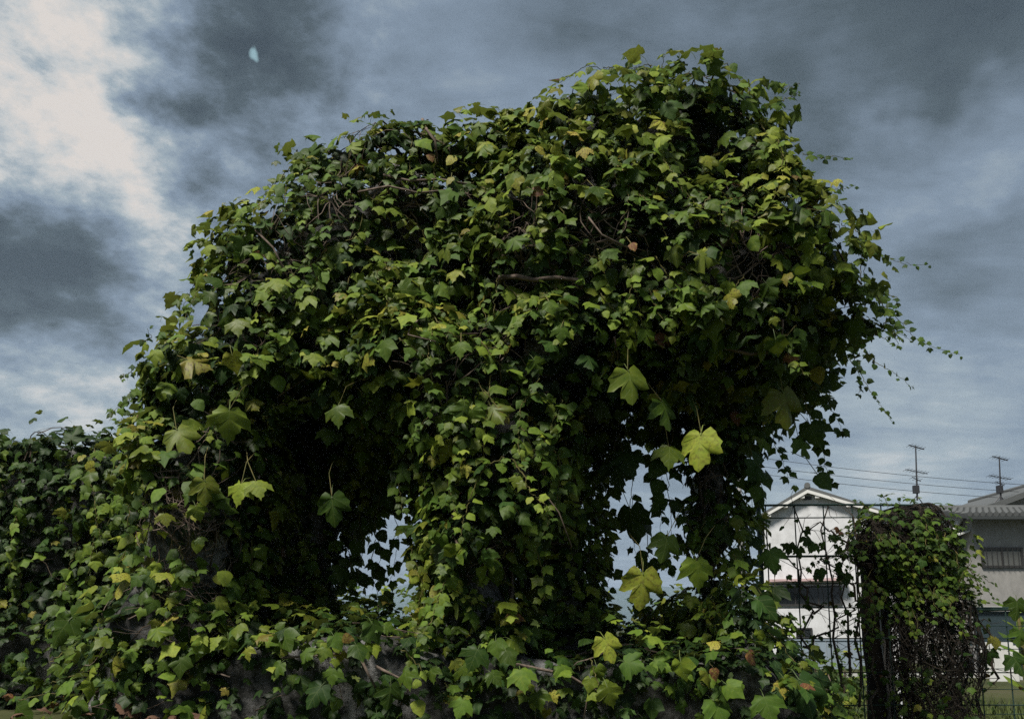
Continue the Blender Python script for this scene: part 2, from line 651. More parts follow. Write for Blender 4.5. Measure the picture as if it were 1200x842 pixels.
def template_mesh(i):
    V, F, uv = TEMPL[i]
    me = bpy.data.meshes.new('leaf_shape')
    me.from_pydata(V.tolist(), [], F)
    me.update()
    lay = me.uv_layers.new(name='leafuv')
    vi = np.empty(len(me.loops), int)
    me.loops.foreach_get('vertex_index', vi)
    lay.data.foreach_set('uv', uv[vi].astype(np.float32).ravel())
    me.materials.append(MATS['ivy_leaf_single'])
    me.polygons.foreach_set('use_smooth', np.ones(len(me.polygons), bool))
    return me


LEAF_ME = [template_mesh(i) for i in range(len(TEMPL))]


class Leaves:
    """pool of leaves of one plant: position, tip direction, face normal, size, shape, tint"""

    def __init__(self):
        self.P, self.T, self.N, self.S, self.K, self.C = [], [], [], [], [], []
        self.pri = []

    def add(self, P, T, N, S, K, C, pri=0.0):
        P = np.atleast_2d(P)
        n = len(P)
        N = np.atleast_2d(N) * np.ones((n, 1))
        T = np.atleast_2d(T) * np.ones((n, 1))
        N = N / (np.linalg.norm(N, axis=1, keepdims=True) + 1e-9)
        T = T - N * np.sum(T * N, 1, keepdims=True)
        T = T / (np.linalg.norm(T, axis=1, keepdims=True) + 1e-9)
        for lst, val in ((self.P, P), (self.T, T), (self.N, N)):
            lst.append(val)
        for lst, val in ((self.S, S), (self.K, K), (self.C, C), (self.pri, pri)):
            lst.append(np.ones(n) * val)

    def finish(self, root, name='foliage', n_single=300):
        P, T, N = (np.concatenate(x) for x in (self.P, self.T, self.N))
        S, K, C, pri = (np.concatenate(x) for x in (self.S, self.K, self.C, self.pri))
        K = K.astype(int)
        X = np.cross(T, N)
        n = len(P)
        rnd = rng.uniform(0, 1, n)
        # which leaves show largest: coarse depth buffer over the leaf centres
        ctr = P + T * (S * .5)[:, None]
        px, py, w = proj(ctr)
        inb = (px > -20) & (px < 1220) & (py > -20) & (py < 862)
        gx, gy = np.clip((px + 20) // 14, 0, 99).astype(int), np.clip((py + 20) // 14, 0, 79).astype(int)
        zb = np.full((100, 80), 1e9)
        np.minimum.at(zb, (gx, gy), w)
        vis = inb & (w < zb[gx, gy] + .05)
        view = (CAM - ctr)
        view /= np.linalg.norm(view, axis=1, keepdims=True)
        face = np.abs(np.sum(view * N, 1))
        score = S / w * (0.15 + face) * vis + pri
        order = np.argsort(-score)
        single = np.zeros(n, bool)
        sel = order[:n_single]
        sel = sel[score[sel] > 0]
        single[sel] = True
        base = parent_world(root)
        for i in sel:
            o = bpy.data.objects.new('leaf', LEAF_ME[K[i]])
            M = Matrix([[X[i, r] * S[i], T[i, r] * S[i], N[i, r] * S[i], P[i, r] - base[r]] for r in range(3)] + [[0, 0, 0, 1]])
            o.parent = root
            o.matrix_local = M
            o['tint'] = (float(C[i]), float(rnd[i]), 0.0)
            COL.objects.link(o)
        rest = np.nonzero(~single)[0]
        VV, LV, LS, UV, TC = [], [], [], [], []
        vb = 0
        for k in range(len(TEMPL)):
            ii = rest[K[rest] == k]
            if len(ii) == 0:
                continue
            V, F, uv = TEMPL[k]
            W = P[ii][:, None, :] + S[ii][:, None, None] * (V[None, :, 0:1] * X[ii][:, None, :] + V[None, :, 1:2] * T[ii][:, None, :] + V[None, :, 2:3] * N[ii][:, None, :])
            nv = len(V)
            VV.append(W.reshape(-1, 3))
            fl = np.concatenate([np.array(f) for f in F])
            lens = np.array([len(f) for f in F])
            LV.append((fl[None, :] + (vb + nv * np.arange(len(ii)))[:, None]).ravel())
            LS.append(np.tile(lens, len(ii)))
            UV.append(np.tile(uv[fl], (len(ii), 1)))
            TC.append(np.repeat(np.stack([C[ii], rnd[ii], np.zeros(len(ii)), np.ones(len(ii))], -1), nv, 0))
            vb += nv * len(ii)
        if not VV:
            return
        VV, LV, LS, UV, TC = (np.concatenate(x) for x in (VV, LV, LS, UV, TC))
        me = bpy.data.meshes.new(name)
        me.vertices.add(len(VV))
        me.vertices.foreach_set('co', (VV - base).astype(np.float32).ravel())
        me.loops.add(len(LV))
        me.loops.foreach_set('vertex_index', LV.astype(np.int32))
        me.polygons.add(len(LS))
        me.polygons.foreach_set('loop_start', np.concatenate([[0], np.cumsum(LS)[:-1]]).astype(np.int32))
        me.polygons.foreach_set('use_smooth', np.ones(len(LS), bool))
        me.uv_layers.new(name='leafuv').data.foreach_set('uv', UV.astype(np.float32).ravel())
        at_ = me.color_attributes.new('tint', 'FLOAT_COLOR', 'POINT')
        at_.data.foreach_set('color', TC.astype(np.float32).ravel())
        me.update(calc_edges=True)
        o = link(name, me, 'ivy_leaf', root)
        o['kind'] = 'stuff'
        return o


def value_noise(P, s, seed):
    r = np.random.default_rng(seed)
    o = np.zeros(len(P))
    for i in range(9):
        o += np.sin(P @ (r.normal(size=3) * s) + r.uniform(0, 6.28))
    return o / 3.0        # about unit deviation


UP = np.array([0, 0, 1.0])


def grow_leaves(L, U, n, size=(.06, .115), tint=(.22, .16), bare=(), back=.45, out=(-.07, .10), tilt=.55, upper_yellow=0.0, clump=.55, seed=1, sparse=None):
    P, N = U.sample(n)
    keep = np.ones(len(P))
    tocam = CAM - P
    tocam /= np.linalg.norm(tocam, axis=1, keepdims=True)
    keep *= np.where(np.sum(tocam * N, 1) > -.25, 1.0, back)
    c = value_noise(P, 4.5, seed)
    keep *= np.clip(1 - clump * .55 + clump * c * .65, .14, 1)
    for (q, r, s) in bare:
        if q is None:
            continue
        dd = np.linalg.norm((P - q) * np.array([1, .55, 1]), axis=1)
        keep *= 1 - s * np.clip(1.5 - dd / r * 1.5 + .35 * value_noise(P, 9, seed + 5), 0, 1) * np.clip(2.2 - 4 * N[:, 2], 0, 1)
    if sparse is not None:
        keep *= sparse(P, N)
    ok = rng.uniform(size=len(P)) < keep
    P, N, c = P[ok], N[ok], c[ok]
    m = len(P)
    c2 = value_noise(P, 7.0, seed + 9)
    o = rng.uniform(out[0], out[1], m) + .045 * c2
    pos = P + N * o[:, None]
    jit = rng.normal(size=(m, 3))
    # leaves face outwards and up, like shingles, tips hanging
    nrm = N * 0.75 + UP * tilt + jit * .40
    tip = -UP * 1.0 + N * .35 + np.cross(N, UP) * rng.normal(0, .55, m)[:, None]
    # on top of the mass the tips point away in any direction
    flat = N[:, 2] > .8
    ang = rng.uniform(0, 6.28, m)
    tip[flat] = np.stack([np.cos(ang), np.sin(ang), -.2 + 0 * ang], -1)[flat]
    S = size[0] + (size[1] - size[0]) * rng.uniform(0, 1, m) ** 1.7
    K = rng.choice([0, 1, 2, 4, 5, 7, 3], m, p=[.26, .2, .07, .2, .14, .06, .07])
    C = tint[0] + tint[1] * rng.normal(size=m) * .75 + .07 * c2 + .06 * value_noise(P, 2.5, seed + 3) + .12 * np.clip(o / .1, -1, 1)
    C += upper_yellow * np.clip(N[:, 2], 0, 1) * rng.uniform(0, 1, m)
    y = rng.uniform(size=m)
    C = np.where(y < .02, rng.uniform(.8, 1.0, m), C)
    C = np.where(y > .997, rng.uniform(1.08, 1.2, m), C)
    L.add(pos - nrm / np.linalg.norm(nrm, axis=1, keepdims=True) * .0, tip, nrm, S, K, np.clip(C, .02, 1.25))


def garland(L, MBs, pts, s0, s1, tint, spacing=.052, stem=.0032, face=None, dense=1.0):
    """a shoot: thin stem with alternate leaves shrinking to the tip"""
    pts = [np.array(p, float) for p in pts]
    # resample with Catmull-Rom
    fine = []
    q = [pts[0]] + pts + [pts[-1]]
    for i in range(1, len(q) - 2):
        for t in np.linspace(0, 1, 8, endpoint=False):
            a, b, c, d = q[i - 1], q[i], q[i + 1], q[i + 2]
            fine.append(.5 * ((2 * b) + (c - a) * t + (2 * a - 5 * b + 4 * c - d) * t * t + (3 * b - a - 3 * c + d) * t ** 3))
    fine.append(pts[-1])
    fine = np.array(fine) + rng.normal(0, .004, (len(fine), 3))
    if MBs is not None:
        MBs.tube(fine, stem, 4, stem * .35)
    seg = np.linalg.norm(np.diff(fine, axis=0), axis=1)
    cum = np.concatenate([[0], np.cumsum(seg)])
    Lg = cum[-1]
    s = spacing * .5
    k = 0
    while s < Lg:
        f = s / Lg
        i = min(np.searchsorted(cum, s), len(fine) - 1)
        p = fine[i]
        t = fine[i] - fine[max(i - 1, 0)]
        t = t / (np.linalg.norm(t) + 1e-9)
        sz = (s0 + (s1 - s0) * f) * rng.uniform(.8, 1.15) * (rng.uniform(.6, 1.5) if dense != 1.0 else 1)
        fc = np.array(face if face is not None else (0, -.75, .55)) + rng.normal(0, .25, 3)
        side = np.cross(t, fc)
        side /= np.linalg.norm(side) + 1e-9
        sg = 1 if k % 2 else -1
        tip = sg * side * .55 + t * .35 - UP * .55 + rng.normal(0, .15, 3)
        L.add(p + sg * side * sz * .25 + rng.normal(0, .006, 3), tip, fc, sz, rng.choice([1, 2, 0, 5, 7]), np.clip(tint + rng.normal(0, .07) + .06 * f, 0, 1.2), pri=0.0)
        s += spacing * (rng.uniform(.75, 1.25) if dense == 1.0 else rng.exponential(1.1) + .15) * (1 - .35 * f)
        k += 1


def creep_stems(U, n, length, r, seeds=None, up=.0, spread=1.0, step=.05, lift=.0):
    """thin stems that wander over the surface"""
    mb = MB()
    P, N = U.sample(n) if seeds is None else seeds
    P = P.copy()
    d = rng.normal(size=P.shape) * spread + UP * up
    k = max(4, int(length / step))
    tr = [P.copy()]
    for _ in range(k):
        g = U.grad(P)
        d = d + rng.normal(size=P.shape) * .35
        d -= g * np.sum(d * g, 1, keepdims=True)
        d /= np.linalg.norm(d, axis=1, keepdims=True) + 1e-9
        P = P + d * step
        P = P - g * (U.sd(P) - lift)[:, None]
        tr.append(P.copy())
    tr = np.array(tr)
    for i in range(tr.shape[1]):
        rr = r * rng.uniform(.5, 1.5)
        e = rng.integers(4, k + 1)
        mb.tube(tr[:e, i], rr, 3, rr * .5)
    return mb


# ================================================================== SETTING
def sg(v):
    return 1 / (1 + math.exp(max(-50, min(50, v))))


def build_setting():
    mb = MB()
    # one sheet: flat, with a soil bank heaped against the wall at the left
    xs = np.concatenate([[-6000, -800, -100, -30, -12], np.arange(-6, 2.01, .25), [4, 8, 14, 30, 100, 800, 6000]])
    ys = np.concatenate([[-400, -40, -8, 0, 1.5], np.arange(2, 7.01, .25), [9, 13, 20, 35, 70, 200, 900, 9000]])
    vs, fs = [], []
    for y in ys:
        for x in xs:
            b = 1.02 * sg((x + 1.05) * 6) * sg(-(y - 3.05) * 7) * sg((y - 7) * 3) * sg(-(x + 9) * 2)
            vs.append((x, y, b + (.03 * math.sin(x * 3.1) * math.cos(y * 2.3) if abs(x) < 12 and 0 < y < 20 else 0)))
    nx = len(xs)
    for j in range(len(ys) - 1):
        for i in range(nx - 1):
            fs.append((j * nx + i, j * nx + i + 1, (j + 1) * nx + i + 1, (j + 1) * nx + i))
    mb.add(vs, fs)
    g = mb.build('ground', 'ground_soil', smooth=True)
    g['kind'] = 'structure'
    # far hills
    mb = MB()
    n = 120
    vs, fs = [], []
    for i in range(n):
        a = -1.2 + 2.4 * i / (n - 1)
        h = 150 + 42 * math.sin(a * 5 + 1) + 26 * math.sin(a * 13 + 2) + 9 * math.sin(a * 37) + 5 * math.sin(a * 81)
        for (R, z) in ((2300, -5), (2550, h * .45), (2900, h * .8), (3200, h)):
            vs.append((math.sin(a) * R, math.cos(a) * R, z))
    for i in range(n - 1):
        for k in range(3):
            fs.append((i * 4 + k, (i + 1) * 4 + k, (i + 1) * 4 + k + 1, i * 4 + k + 1))
    mb.add(vs, fs)
    h = mb.build('hills', 'hill_forest', smooth=True)
    h['kind'] = 'structure'


build_setting()

# ================================================================== SHELTER AND IVY MASSES
ROOF_L = Slab('roof', [(205, 520), (190, 470), (198, 430), (222, 385), (250, 338), (282, 298), (302, 262), (320, 226), (340, 198), (368, 180), (400, 172), (430, 172),
                       (455, 160), (485, 160), (525, 166), (565, 166), (605, 162), (660, 180), (700, 300), (690, 470), (640, 520), (560, 545), (480, 520), (400, 490), (280, 500)], 4.36, 3.85, 5.6, .50, .03)
ROOF_R = Slab('roof', [(540, 480), (550, 240), (572, 184), (592, 148), (616, 118), (652, 98), (700, 88), (750, 86), (795, 88), (842, 100), (884, 110), (908, 130), (926, 158), (940, 190),
                       (956, 222), (976, 254), (996, 288), (1030, 322), (1058, 356), (1066, 388), (1030, 412), (950, 425), (900, 445), (870, 455), (800, 440), (740, 450), (690, 485), (620, 520)], 4.08, 3.62, 5.5, .42, .05)
P_LEFT = Slab('pillar', [(190, 440), (178, 540), (152, 620), (126, 700), (104, 780), (95, 960), (300, 960), (290, 780), (276, 700), (268, 600), (272, 440)], 4.1, 3.85, 4.9, .25)
P_BACK = Slab('back_wall', [(255, 440), (250, 800), (378, 800), (382, 700), (392, 620), (430, 560), (462, 440)], 5.2, 4.95, 5.5, .15)
P_MID = Slab('pillar', [(455, 440), (478, 520), (508, 600), (506, 690), (485, 780), (450, 960), (670, 960), (648, 780), (632, 690), (632, 600), (650, 500), (660, 440)], 4.2, 3.98, 4.8, .22)
P_MIDB = Slab('pillar', [(590, 440), (590, 800), (712, 800), (700, 720), (690, 640), (690, 580), (712, 520), (728, 440)], 4.9, 4.6, 5.4, .2)
P_RIGHT = Slab('pillar', [(790, 430), (806, 520), (812, 600), (806, 680), (790, 800), (880, 800), (868, 690), (860, 620), (864, 540), (885, 430)], 4.7, 4.4, 5.0, .18)
CURTAIN = Slab('curtain', [(425, 380), (448, 450), (480, 520), (506, 600), (512, 680), (598, 680), (630, 600), (652, 530), (690, 470), (700, 380)], 3.95, 3.70, 4.6, .28)
SIDE = Slab('curtain', [(190, 400), (180, 520), (170, 620), (250, 640), (285, 560), (310, 500), (330, 400)], 4.0, 3.76, 4.6, .25)
SHELTER_SLABS = [ROOF_L, ROOF_R, P_LEFT, P_BACK, P_MID, P_MIDB, P_RIGHT, CURTAIN, SIDE]
S1 = Union(SHELTER_SLABS, .14)

BASE = Slab('base_wall', [(140, 762), (300, 752), (480, 750), (700, 752), (860, 748), (915, 752), (940, 790), (960, 842), (990, 1060), (120, 1060)], 3.95, 3.85, 5.4, .12)
SLOPE = Slab('slope', [(845, 660), (868, 650), (895, 700), (930, 745), (965, 795), (1000, 850), (1020, 1060), (830, 1060)], 4.3, 4.0, 5.0, .18)
S2 = Union([BASE, SLOPE], .1, .8)

WALL = Slab('garden_wall', [(-260, 536), (-100, 528), (0, 522), (90, 520), (160, 528), (240, 545), (240, 960), (-260, 960)], 5.0, 4.75, 5.35, .20)
S3 = Union([WALL], .1, .9)

FENCE_Y = 6.0
FPIL = Slab('post', [(1006, 650), (1014, 618), (1046, 603), (1082, 604), (1098, 622), (1112, 660), (1122, 700), (1132, 770), (1140, 960), (1062, 960), (1058, 780), (1048, 700)], FENCE_Y, FENCE_Y - .28, FENCE_Y + .28, .22)
S4 = Union([FPIL], .1, .6)


def build_shelter():
    t = thing('concrete_shelter', (at(560, 735, 4.7)[0], 4.7, 0), 'weathered grey concrete shelter with pillars, swallowed by climbing ivy', 'shelter')
    sdf_mesh('roof', Union([ROOF_L, ROOF_R], .1, 0), .22, .055, 'weathered_concrete', t, 1.0)
    for s in (P_LEFT, P_MID, P_MIDB, P_RIGHT):
        sdf_mesh('pillar', s, .04 if s is P_RIGHT else .08, .045, 'weathered_concrete', t, 1.0)
    sdf_mesh('back_wall', P_BACK, .08, .05, 'weathered_concrete', t, 1.0)
    sdf_mesh('base_wall', BASE, .07, .045, 'weathered_concrete', t, .8)
    sdf_mesh('side_slope', SLOPE, .12, .06, 'weathered_concrete', t, .7)
    w = thing('garden_wall', (at(40, 735, 5.05)[0], 5.05, 0), 'long grey concrete garden wall under a curtain of ivy beside the shelter', 'wall')
    sdf_mesh('wall', WALL, .08, .06, 'weathered_concrete', w, .3)


build_shelter()


def hits(U, lst, lift=.05):
    out = []
    for px, py in lst:
        h = U.hit(px, py)
        out.append(h)
    return out


def px_path(U, lst, lift=.07, depth=None):
    """pixel path laid on the surface it hangs over; where nothing is behind, it keeps the last distance"""
    pts = []
    last = depth
    for px, py in lst:
        h = U.hit(px, py)
        if h is not None and (last is None or abs(h[1] - last) < .35):
            y = h[1] - lift
            last = h[1]
        else:
            y = (last or 4.2) - lift
        pts.append(at(px, py, y))
    return pts


def big_leaves(L, mb, U, lst, depth=4.0, stalk=True, pri=1.0):
    for (px, py, s, tint, roll, k, *dp) in lst:
        h = U.hit(px, py)
        k2 = 0
        while h is None and not dp and k2 < 9:
            px, py, k2 = px + (600 - px) * .02 , py + (420 - py) * .02, k2 + 1
            h = U.hit(px, py)
        if h is None and not dp:
            continue
        y = dp[0] if dp else (h[1] - .13 if h is not None else depth)
        p = at(px, py, y)
        sz = (.92 if dp else .80) * s / FPX * np.linalg.norm(p - CAM)
        tip = np.array([math.sin(roll), 0, -math.cos(roll)])
        nrm = np.array([rng.normal(0, .4), -1.0, .42 + rng.normal(0, .25)])
        base = p - tip * sz * .5
        L.add(base, tip, nrm, sz, k, tint, pri)
        if stalk:
            e = base - tip * (.06 + sz * .3) + np.array([rng.normal(0, .06), .14, .08 if dp else .0])
            mb.tube([base + tip * .012, (base + e) / 2 + np.array([rng.normal(0, .012), -.02, .02]), e], .0022, 4)


def build_shelter_ivy():
    t = thing('ivy', (at(560, 735, 3.9)[0], 3.9, 0), 'huge dense ivy with green and yellowing leaves covering the concrete shelter', 'ivy')
    L = Leaves()
    green = MB()
    H = S1.hit
    bare = [(H(315, 295), .15, .85), (H(370, 275), .13, .7), (H(470, 240), .20, .88), (H(560, 232), .16, .85), (H(410, 245), .12, .75), (H(400, 205), .15, .6), (H(880, 305), .17, .9), (H(850, 320), .12, .8),
            (H(208, 582), .15, .97), (H(190, 682), .11, .95), (H(630, 325), .13, .7), (H(218, 610), .30, .55), (H(222, 700), .30, .6), (H(505, 640), .11, .95), (H(570, 668), .15, .9), (H(830, 640), .10, .9), (H(830, 560), .12, .7), (H(590, 400), .07, .6),
            (H(520, 440), .06, .6), (H(660, 620), .30, .85), (H(670, 540), .2, .5), (H(330, 640), .35, .75), (H(380, 560), .35, .5), (H(340, 700), .3, .7), (H(700, 290), .10, .5), (H(880, 230), .12, .5), (H(620, 270), .13, .5)]
    grow_leaves(L, S1, 22000, (.050, .11), (.16, .12), bare, back=.30, out=(-.14, -.04), seed=12, clump=.3)  # inner leaves tinted dark, painting shade into the gaps between outer ones
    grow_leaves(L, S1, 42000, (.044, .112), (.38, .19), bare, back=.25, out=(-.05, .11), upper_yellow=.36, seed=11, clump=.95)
    # shoots that drape over the face
    paths = [
        [(560, 395), (580, 420), (600, 440), (615, 455), (640, 470), (665, 490), (680, 502)],
        [(505, 365), (520, 385), (545, 400), (570, 408), (590, 400), (610, 395)],
        [(575, 440), (572, 470), (568, 500), (566, 530), (563, 555)],
        [(610, 500), (625, 525), (640, 545), (655, 565), (668, 585), (680, 600)],
        [(700, 290), (706, 310), (712, 330), (716, 350)],
        [(768, 300), (775, 312), (785, 325), (800, 340)],
        [(520, 545), (525, 565), (530, 585), (535, 600)],
        [(600, 590), (615, 620), (630, 650), (636, 680), (637, 705)],
        [(480, 640), (490, 665), (495, 685), (490, 710)],
        [(420, 225), (440, 235), (470, 250), (490, 265), (500, 285)],
        [(455, 250), (460, 275), (465, 300), (470, 320)],
        [(385, 285), (375, 305), (370, 330), (362, 355)],
        [(480, 330), (470, 345), (455, 355), (430, 365)],
        [(590, 330), (605, 345), (625, 355), (650, 372)],
        [(640, 340), (650, 360), (660, 385), (655, 400)],
        [(800, 200), (815, 212), (835, 222), (855, 228)],
        [(655, 235), (663, 260), (665, 285), (672, 320)],
        [(730, 190), (745, 215), (762, 235), (785, 250)],
        [(700, 170), (720, 180), (745, 185), (770, 200)],
        [(600, 175), (590, 190), (570, 205), (555, 225)],
        [(880, 160), (900, 175), (918, 195), (930, 220)],
        [(930, 290), (945, 315), (950, 345), (958, 375)],
        [(900, 380), (915, 395), (930, 420), (945, 440)],
        [(975, 300), (988, 325), (1000, 350), (1006, 375)],
        [(165, 520), (160, 545), (148, 570), (135, 595), (125, 615)],
        [(150, 640), (140, 660), (130, 685), (122, 700)],
        [(250, 300), (235, 320), (222, 345), (210, 370)],
        [(330, 330), (315, 345), (300, 365), (292, 390)],
        [(420, 445), (440, 440), (458, 438), (475, 445)],
        [(540, 230), (548, 250), (552, 270), (556, 295)],
        [(810, 420), (822, 440), (835, 455), (845, 475)],
        [(740, 330), (748, 350), (752, 375), (760, 395)],
    ]
    for pth in paths:
        garland(L, green, px_path(S1, pth), rng.uniform(.085, .11), rng.uniform(.035, .05), rng.uniform(.44, .60))
    # more shoots wandering down at random
    P, N = S1.sample(900)
    ok = (N[:, 1] < -.2) & (P[:, 2] > 1.7)
    for p, nn in list(zip(P[ok], N[ok]))[:150]:
        pts = [p + nn * .05]
        d = np.array([rng.normal(0, .5), -.15, -1.0])
        for _ in range(rng.integers(3, 8)):
            d = d + rng.normal(0, .25, 3)
            d[2] = min(d[2], -.3)
            q = pts[-1] + d / np.linalg.norm(d) * .11
            g = S1.grad(q[None])[0]
            s = S1.sd(q[None])[0]
            q = q + g * np.clip(.06 - s, -.05, .12)
            pts.append(q)
        garland(L, green, pts, rng.uniform(.06, .095), .032, rng.uniform(.34, .60), spacing=.045)
    # runners reaching into the air round the rim
    runners = [
        ([(890, 100), (905, 98), (920, 104), (932, 100), (938, 98)], 4.6), ([(918, 118), (930, 112), (936, 108)], 4.5),
        ([(940, 180), (960, 184), (980, 183), (1000, 188)], 4.6), ([(965, 225), (985, 222), (1003, 217)], 4.6),
        ([(985, 262), (1010, 285), (1035, 300), (1060, 308), (1085, 310)], 4.6),
        ([(1005, 330), (1030, 352), (1050, 372), (1068, 392), (1090, 405), (1126, 415)], 4.6),
        ([(1015, 370), (1035, 395), (1050, 390), (1070, 400)], 4.55),
        ([(1000, 390), (1015, 415), (1035, 430), (1055, 442), (1070, 455)], 4.5),
        ([(995, 400), (1005, 430), (1018, 455), (1032, 475), (1045, 493)], 4.5),
        ([(985, 408), (998, 425), (1008, 440), (1005, 465)], 4.5),
        ([(1020, 330), (1040, 345), (1052, 350), (1048, 368)], 4.6),
        ([(165, 425), (155, 434), (148, 438), (142, 441)], 4.6), ([(165, 455), (155, 462), (146, 468), (150, 474)], 4.6),
        ([(162, 480), (150, 488), (140, 492), (132, 497)], 4.6), ([(168, 400), (178, 395), (172, 385)], 4.6),
        ([(775, 82), (778, 68), (785, 58), (792, 66)], 4.6), ([(735, 80), (738, 70), (730, 66)], 4.5),
        ([(955, 440), (968, 455), (975, 480), (985, 500), (990, 510)], 4.55),
        ([(940, 455), (950, 490), (962, 520), (968, 545), (975, 570)], 4.5),
        ([(900, 470), (905, 510), (915, 535), (925, 560)], 4.5),
        ([(880, 490), (884, 530), (880, 570), (884, 610)], 4.6),
        ([(890, 480), (896, 520), (890, 560), (898, 590)], 4.5),
        ([(868, 500), (872, 560), (878, 620), (880, 680)], 4.6),
        # rear curtain hanging in the openings
        ([(735, 500), (742, 560), (738, 610), (745, 650)], 4.8), ([(765, 480), (768, 540), (775, 590), (772, 640)], 4.9), ([(715, 520), (712, 580), (716, 640), (712, 690)], 5.0),
        ([(790, 500), (782, 560), (788, 620), (780, 670)], 4.7), ([(750, 600), (760, 640), (752, 690), (758, 730)], 4.9), ([(700, 600), (706, 640), (700, 680)], 5.0),
        ([(450, 560), (440, 610), (446, 650), (436, 690)], 4.9), ([(470, 540), (462, 590), (466, 640), (458, 680)], 5.0), ([(420, 600), (425, 640), (418, 690), (424, 730)], 4.9),
        ([(485, 580), (484, 620), (488, 660)], 5.0), ([(440, 630), (436, 670), (444, 710), (438, 740)], 5.0), ([(408, 640), (412, 680), (405, 720)], 5.0),
    ]
    for i, (pth, dep) in enumerate(runners):
        pts = [at(x, y, dep + rng.normal(0, .02)) for x, y in pth]
        mb = MB()
        inside = i >= 20
        air = i < 17
        garland(L, mb, pts, .095 if inside else (.062 if air else .085), .06 if inside else (.024 if air else .045), .28 if not air else .26, spacing=.05 if not inside else .07, stem=.003,
                face=(rng.normal(0, .3), -.7, .3), dense=.5 if inside else 1.0)
        mb.build('runner', 'green_stem', t)
    big = [(268, 497, 42, .60, .0, 0, 3.72), (214, 517, 40, .66, .5, 3, 3.72), (240, 575, 34, .70, .1, 3, 3.70), (280, 578, 30, .66, -.2, 0, 3.70), (303, 575, 28, .66, .3, 0, 3.70), (390, 597, 42, .34, .1, 3, 4.0), (397, 487, 30, .52, .1, 0, 3.74),
           (537, 487, 44, .62, -.2, 3, 3.68), (582, 488, 38, .62, .5, 4, 3.68), (590, 486, 26, .98, .7, 2, 3.66), (737, 452, 50, .60, .05, 3, 3.66), (820, 527, 52, .72, -.1, 3, 3.80), (777, 486, 44, .42, .1, 3, 3.82), (783, 537, 34, .58, -.1, 0, 3.84),
           (920, 478, 50, .72, .1, 3, 3.84), (752, 690, 52, .76, -.1, 3, 4.05), (740, 615, 50, .15, .1, 3, 4.5), (778, 642, 38, .45, -.3, 3, 4.15), (818, 672, 40, .58, .1, 0, 4.1), (720, 560, 44, .2, .0, 3, 4.5), (735, 545, 40, .2, .3, 0, 4.5),
           (830, 302, 32, .64, 1.2, 4), (662, 94, 32, .62, 2.6, 3), (688, 90, 26, .55, 3.3, 0), (705, 90, 22, .45, 2.9, 1), (512, 697, 30, .84, -.5, 2), (490, 665, 22, .6, -.8, 2), (232, 424, 38, .92, 1.3, 4), (205, 322, 26, .35, -1.6, 2),
           (352, 160, 26, .35, 3.1, 0), (268, 232, 28, .3, -2.6, 3), (290, 178, 16, .4, 3.0, 1), (415, 168, 24, .62, 2.7, 0), (515, 138, 22, .62, 2.9, 3), (630, 226, 20, 1.12, 1.0, 2), (742, 290, 15, 1.12, .3, 2),
           (528, 188, 18, .9, -.6, 2), (527, 212, 14, .88, -.5, 2), (565, 195, 16, .88, 1.2, 2), (600, 165, 18, .8, .4, 4), (635, 175, 18, .92, 1.0, 2), (680, 150, 26, .75, .7, 4), (505, 185, 14, 1.1, .3, 2), (360, 357, 28, .62, -.2, 0), (280, 385, 30, .62, .2, 0),
           (637, 537, 32, .72, 1.0, 2), (657, 392, 24, .45, 0, 0), (760, 395, 28, .5, .4, 0), (820, 375, 30, .5, .5, 4), (975, 250, 26, .4, 1.2, 4), (940, 238, 30, .42, 1.1, 0), (330, 690, 38, .28, .1, 3), (232, 600, 24, .6, .4, 0),
           (895, 545, 38, .22, .9, 3, 4.3), (955, 510, 34, .30, .4, 0, 4.4), (940, 525, 30, .4, .3, 3, 4.4), (965, 565, 26, .3, .6, 2, 4.4), (905, 655, 28, .25, .2, 0, 4.3), (910, 700, 30, .2, .1, 0, 4.3), (958, 440, 22, .95, .2, 2, 4.4),
           (865, 465, 24, .72, .5, 4), (440, 475, 30, .4, -.3, 0), (460, 445, 28, .5, .2, 4), (540, 410, 26, .5, .0, 0), (520, 340, 26, .52, .6, 1), (700, 230, 30, .4, .2, 0), (645, 360, 22, .5, .2, 1), (785, 130, 28, .3, .3, 0), (860, 255, 24, .45, 1.0, 1)]
    big_leaves(L, green, S1, big)
    L.finish(t)
    green.build('leaf_stalks', 'green_stem', t)['kind'] = 'stuff'
    # woody stems one can pick out
    stems = [([(586, 325), (605, 324), (625, 328), (650, 325), (678, 328), (682, 332)], .014), ([(820, 390), (850, 408), (880, 415), (905, 412), (916, 395), (918, 375)], .010),
             ([(600, 640), (599, 665), (601, 690), (598, 712)], .013), ([(495, 140), (500, 152), (510, 165), (512, 185)], .010), ([(450, 205), (480, 212), (515, 210), (550, 216)], .008),
             ([(420, 225), (455, 218), (490, 226), (530, 222)], .007), ([(300, 270), (320, 290), (335, 320)], .007), ([(690, 255), (705, 275), (735, 290)], .006), ([(720, 395), (724, 415), (722, 440)], .005),
             ([(860, 225), (870, 240), (868, 258), (852, 262)], .004), ([(325, 465), (340, 455), (355, 445)], .004), ([(500, 365), (480, 385), (478, 392), (510, 400)], .005), ([(640, 580), (655, 600), (670, 640)], .004)]
    for pth, r in stems:
        pts = px_path(S1, pth, lift=.09)
        MB().tube([pts[0] + np.array([0, .12, 0])] + pts + [pts[-1] + np.array([0, .12, .0])], r, 6, r * .6).build('vine_stem', 'dry_stem', t, True)
    # tangle of dry twigs over the bare places and everywhere under the leaves
    seeds = []
    for (q, r, s) in bare:
        if q is not None:
            k = int(34 * r / .2)
            seeds.append(q + rng.normal(0, r * .55, (k, 3)))
    seeds = S1.project(np.concatenate(seeds))
